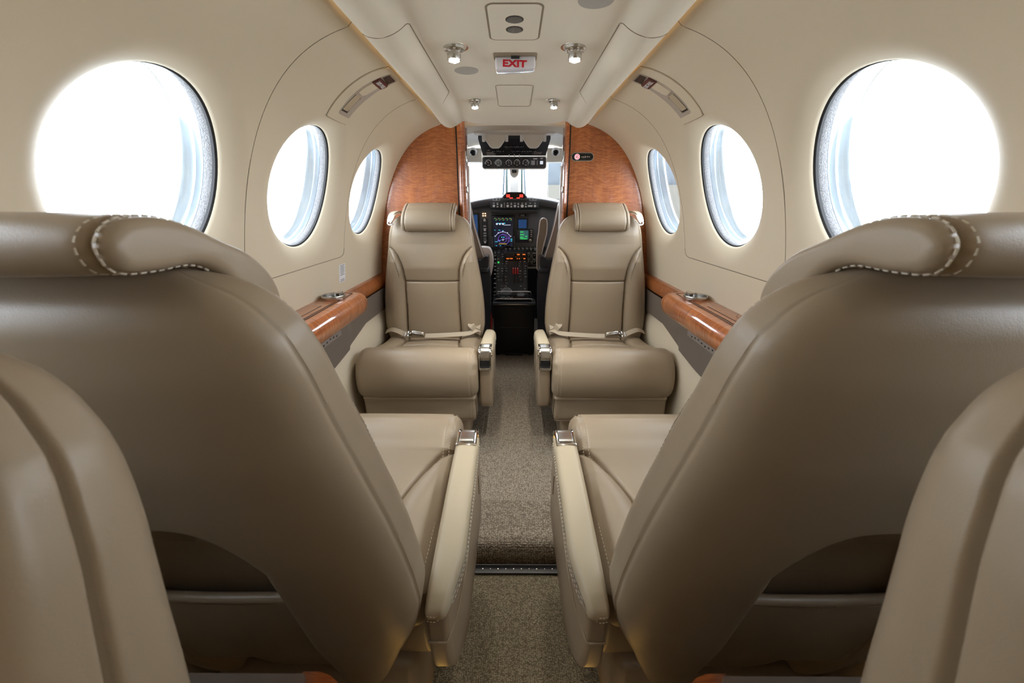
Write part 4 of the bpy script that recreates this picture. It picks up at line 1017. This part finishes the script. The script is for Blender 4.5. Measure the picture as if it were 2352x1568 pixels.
e = MB().box((.060, 3.010, -.084), (.050, .006, .016), .002); tp = O('small_plate', e, M['black'], ip); e = MB().box((.060, 3.006, -.081), (.026, .001, .003)); e.box((.060, 3.006, -.087), (.030, .001, .003)); O('plate_lettering', e, M['white'], tp)
e = MB()
for x in (.004, .035, .065, .095, .125, .155, -.03, -.06):
    e.box((x, 2.999, -.318), (.018, .002, .0025)); e.box((x-.003, 2.999, -.312), (.010, .002, .0025)); e.lathe([(.004, 0), (.003, .008), (.001, .009)], (x, 3.0, -.326), (0, -1, -.2), 8, close=False)
O('lower_switch', e, M['white'], ip)
O('switch_strip', MB().box((.03, 3.004, -.320), (.42, .010, .035), .003), M['black'], ip)
for gx in (.105, .148):
    for gz in (-.372, -.418):
        g = O('small_gauge', MB().lathe([(.019, 0), (.019, .004), (.017, .004), (.0165, .002), (.001, .002)], (gx, 3.004, gz), (0, -1, 0), 26, close=False), M['brushed'], ip)
        O('dial_face', MB().lathe([(.0165, .0022), (.001, .0026)], (gx, 3.004, gz), (0, -1, 0), 26, close=False), M['blackgl'], g)
        O('needle', MB().tube([(gx, 3.0, gz), (gx+.006, 3.0, gz+.010)], .0009, 5), M['white'], g)
e = MB()
for gx in (.105, .148): e.box((gx, 3.003, -.350), (.024, .001, .003)); e.box((gx, 3.003, -.396), (.02, .001, .003))
O('gauge_lettering', e, M['white'], ip)

# ------------------------------------------------------------------ throttle pedestal
pd = thing('throttle_pedestal', (-.015, 2.85, -1.0), 'black sloping cockpit pedestal with power levers and lit annunciators', 'pedestal')
side = catmull([(3.0, -.325), (2.93, -.335), (2.88, -.40), (2.83, -.47), (2.78, -.56), (2.72, -.62), (2.68, -.64)], 5)
def ps(v):   # point on the sloping face, v 0 at the top
    i = v*(len(side)-1); a = int(i); b = min(a+1, len(side)-1); p = side[a]+(side[b]-side[a])*(i-a); return p
O('body', MB().grid([[(x, y, z) for y, z in list(map(tuple, side))+[(2.69, -1.0), (3.0, -1.0)]] for x in (-.125, .092)], cv=True, cap=True), M['dashdk'], pd, smooth=30)
O('slope_edge', MB().tube([(.094, y, z+.001) for y, z in side], .003, 6).tube([(-.127, y, z+.001) for y, z in side], .003, 6), M['blackgl'], pd)
slots = MB()
for x in (-.075, -.045, .0, .03, .06):
    slots.tube([(x, ps(v)[0]-.002, ps(v)[1]+.002) for v in np.linspace(.22, .62, 14)], .0035, 6)
O('lever_slot', slots, M['black'], pd)
for x, v, mt, wd in ((-.090, .20, 'black', .030), (-.045, .14, 'blackgl', .034), (.010, .30, 'blackgl', .020), (.030, .33, 'blackgl', .016), (.055, .36, 'blackgl', .020)):
    y, z = ps(v); lv = O('lever', MB().tube([(x, y+.01, z-.01), (x, y-.045, z+.035)], [.0045, .004], 8), M['brushed'], pd)
    O('lever_grip', MB().box((x, y-.050, z+.042), (wd, .022, .018), .006, 3), M[mt], lv)
e = MB()
for x in (-.006, .010, .026): e.tube([(x, ps(.46)[0]-.012, ps(.46)[1]+.020), (x, ps(.5)[0]-.022, ps(.5)[1]-.002)], .006, 8)
O('red_lever', e, M['red'], pd)
e = MB()
for x in (-.006, .010, .026): e.box((x, ps(.46)[0]-.020, ps(.46)[1]+.012), (.004, .004, .018))
O('lever_stripe', e, M['white'], pd)
e = MB()
for x, z in ((-.045, -.372), (-.02, -.372), (.030, -.345), (.030, -.372), (.070, -.345), (.070, -.372)):
    e.box((x+.0, 2.875-(.345+z)*-.6, z), (.020, .003, .005))
ap2 = O('amber_legend', e, M['e_amber'], pd); O('legend_plate', MB().box((.012, 2.895, -.360), (.16, .02, .065), .004), M['black'], pd)
O('green_light', MB().box((-.112, 2.872, -.400), (.012, .004, .012), .001), M['e_green'], pd)
rr_ = random.Random(3); e = MB()
for v in np.linspace(.18, .95, 22):
    y, z = ps(v)
    for x in (-.112, -.085, -.058, .042, .078):
        if rr_.random() < .62: e.box((x+rr_.uniform(-.006, .006), y-.003, z+.003), (rr_.uniform(.006, .016), .002, rr_.uniform(.002, .004)))
O('pedestal_lettering', e, M['white'], pd)
y, z = ps(.76); O('trim_wheel', MB().lathe([(.034, -.004), (.034, .008), (.030, .012), (.001, .014)], (-.052, y-.002, z+.004), (0, -.62, .78), 32, close=False), M['dash'], pd)
e = MB()
for a in np.linspace(10, 170, 9): e.box((-.052+.038*math.cos(math.radians(a)), y-.006+.020*math.sin(math.radians(a)), z+.006+.030*math.sin(math.radians(a))), (.007, .004, .008), .001)
O('wheel_tick', e, M['white'], pd)
y, z = ps(.93); O('lever_knob', MB().lathe([(.014, 0), (.012, .022), (.030, .028), (.032, .038), (.026, .046), (.001, .048)], (.046, y, z), (0, -.35, .94), 8, close=False), M['dash'], pd)
e = MB(); 
for i in range(14):
    v = .12+.055*i; y, z = ps(v); e.tube([(-.128, y, z-.004), (-.142, y-.002, z-.004)], .005, 6)
O('side_toggle', e, M['brushed'], pd)

# aft stowage box with chrome rails
bx = thing('cockpit_box', (0, 2.63, -1.0), 'black box with chrome guard rails at the end of the cockpit pedestal', 'box')
O('box_body', MB().box((0, 2.64, -.815), (.275, .09, .345), .004), M['black'], bx)
O('box_lid', MB().box((0, 2.635, -.632), (.285, .13, .016), .004), M['dashdk'], bx)
O('lid_edge', MB().box((0, 2.572, -.634), (.282, .006, .007), .002), M['brushed'], bx)
O('keypad', MB().box((0, 2.650, -.612), (.262, .075, .024), .004, rot=Matrix.Rotation(math.radians(14), 3, 'X')), M['blackgl'], bx)
for y, z, w_ in ((2.70, -.575, .115), (2.60, -.603, .120)):
    O('guard_rail', MB().tube(catmull([(-w_, y, z-.028), (-w_, y, z-.008), (-w_+.014, y, z), (0, y, z), (w_-.014, y, z), (w_, y, z-.008), (w_, y, z-.028)], 6), .0035, 8), M['chrome'], bx)
e = MB()
for i in range(8): e.box((-.09+.011*i, 2.628, -.603+.003*(i % 3)), (.006, .003, .003))
O('key_marking', e, M['white'], bx)
O('seam_line', MB().box((0, 2.594, -.80), (.20, .002, .002)), M['dash'], bx)
e = MB().box((-.115, 2.62, -.985), (.035, .05, .03)); e.box((.115, 2.62, -.985), (.035, .05, .03)); e.box((0, 2.60, -.990), (.12, .04, .02), .004)
O('box_foot', e, M['black'], bx)

# ------------------------------------------------------------------ pilot seats
def pilot_seat(s, word):
    t = thing('pilot_seat', (s*.36, 2.55, -1.0), 'brown leather pilot seat with a black plastic side shell, %s of the pedestal' % word, 'seat', 'pilot seats')
    # backrest: leans away from the doorway; flank seen from the cabin
    P = resample(catmull([(.56, -.30), (.56, -.05), (.50, .02), (.35, .025), (.262, .005), (.246, -.03), (.225, -.14), (.190, -.27), (.168, -.33), (.19, -.45), (.26, -.50), (.5, -.5)], 8, True), 90, True)
    O('backrest', MB().grid([[(s*(P.mean(0)[0]+(a-P.mean(0)[0])*f), y-.10*b, P.mean(0)[1]+(b-P.mean(0)[1])*f) for a, b in P] for y, f in ((2.350, .3), (2.352, .93), (2.358, .985), (2.37, 1.0), (2.43, 1.0), (2.445, .97), (2.45, .3))], cv=True, cap=True), M['brown_leather'], t)
    pp = [(s*(a-.001), 2.352-.10*b, b) for a, b in ((.255, .004), (.246, -.03), (.2255, -.14), (.1905, -.27), (.170, -.33))]
    O('piping', MB().tube(catmull(pp, 6), .0030, 6), M['white_leather'], t)
    # black shell at the flank
    Q = [(.225, -.30), (.195, -.315), (.172, -.29), (.150, -.283), (.146, -.31), (.150, -.36), (.143, -.40), (.139, -.45), (.142, -.60), (.150, -.76), (.165, -.82), (.30, -.85), (.30, -.35)]
    O('side_shell', MB().prism(resample(Q, 70, True), lambda a, b, d: (s*a, 2.30+d, b), .12), M['shell'], t, smooth=25)
    O('shell_cap', MB().box((s*.170, 2.33, -.365), (.055, .10, .030), .010, 3), M['shell'], t)
    O('seat_base', MB().box((s*.36, 2.60, -.80), (.34, .38, .36), .03, 3), M['shell'], t)
    O('seat_cushion', MB().box((s*.36, 2.62, -.60), (.36, .42, .10), .035, 4), M['brown_leather'], t)
    if s < 0:
        A_ = resample(catmull([(-.225, -.262), (-.165, -.256), (-.142, -.275), (-.130, -.33), (-.134, -.385), (-.150, -.445), (-.165, -.41), (-.175, -.36), (-.225, -.33)], 8, True), 60, True)
        tag(O('armrest', MB().prism(A_, lambda a, b, d: (a, 2.46+d, b), .10), M['white_leather'], t, smooth=40), 'pale leather armrest')
    else:
        A_ = resample(catmull([(.152, -.092), (.186, -.088), (.190, -.16), (.170, -.25), (.150, -.36), (.142, -.385), (.136, -.36), (.134, -.23), (.143, -.16)], 8, True), 60, True)
        tag(O('armrest', MB().prism(A_, lambda a, b, d: (a, 2.40+d, b), .06), M['brown_leather'], t, smooth=40), 'raised brown armrest')
        O('armrest_edge', MB().tube([(a, 2.399, b) for a, b in A_[::2]], .0022, 6, closed=True), M['white_leather'], t)
pilot_seat(-1, 'left'); pilot_seat(1, 'right')
tag(O('red_strap', MB().tube(catmull([(-.165, 2.62, -.70), (-.155, 2.60, -.76), (-.160, 2.59, -.82), (-.152, 2.60, -.88)], 6), .010, 8), M['red']), 'red strap beside the black box on the cockpit floor', 'strap')

# ------------------------------------------------------------------ outside and the rear of the cabin
tag(O('ground', MB().grid([[(x, y, -2.1) for x in (-60, 60)] for y in (-60, 60)]), M['concrete'], smooth=0), kind='structure')
hg = thing('hangar', (9.5, 22, -2.1), 'blue-grey hangar with a tan base seen through the right side of the windshield', 'building')
O('cladding', MB().box((5.4, 22, 2.4), (7.4, .6, 4.6)), M['bluewall'], hg); O('plinth', MB().box((5.4, 21.6, -.62), (7.4, .5, 2.94)), M['tanwall'], hg)
h2 = thing('pale_building', (-14, 12, -2.1), 'pale building faintly visible through the left cabin windows', 'building')
O('building_wall', MB().box((-14, 12, -.6), (.6, 14, 3.0)), M['palewall'], h2)
tag(O('wall_rear', MB().box((0, -1.1, -.35), (1.5, .03, 1.6)), M['vinyl'], smooth=0), kind='structure')
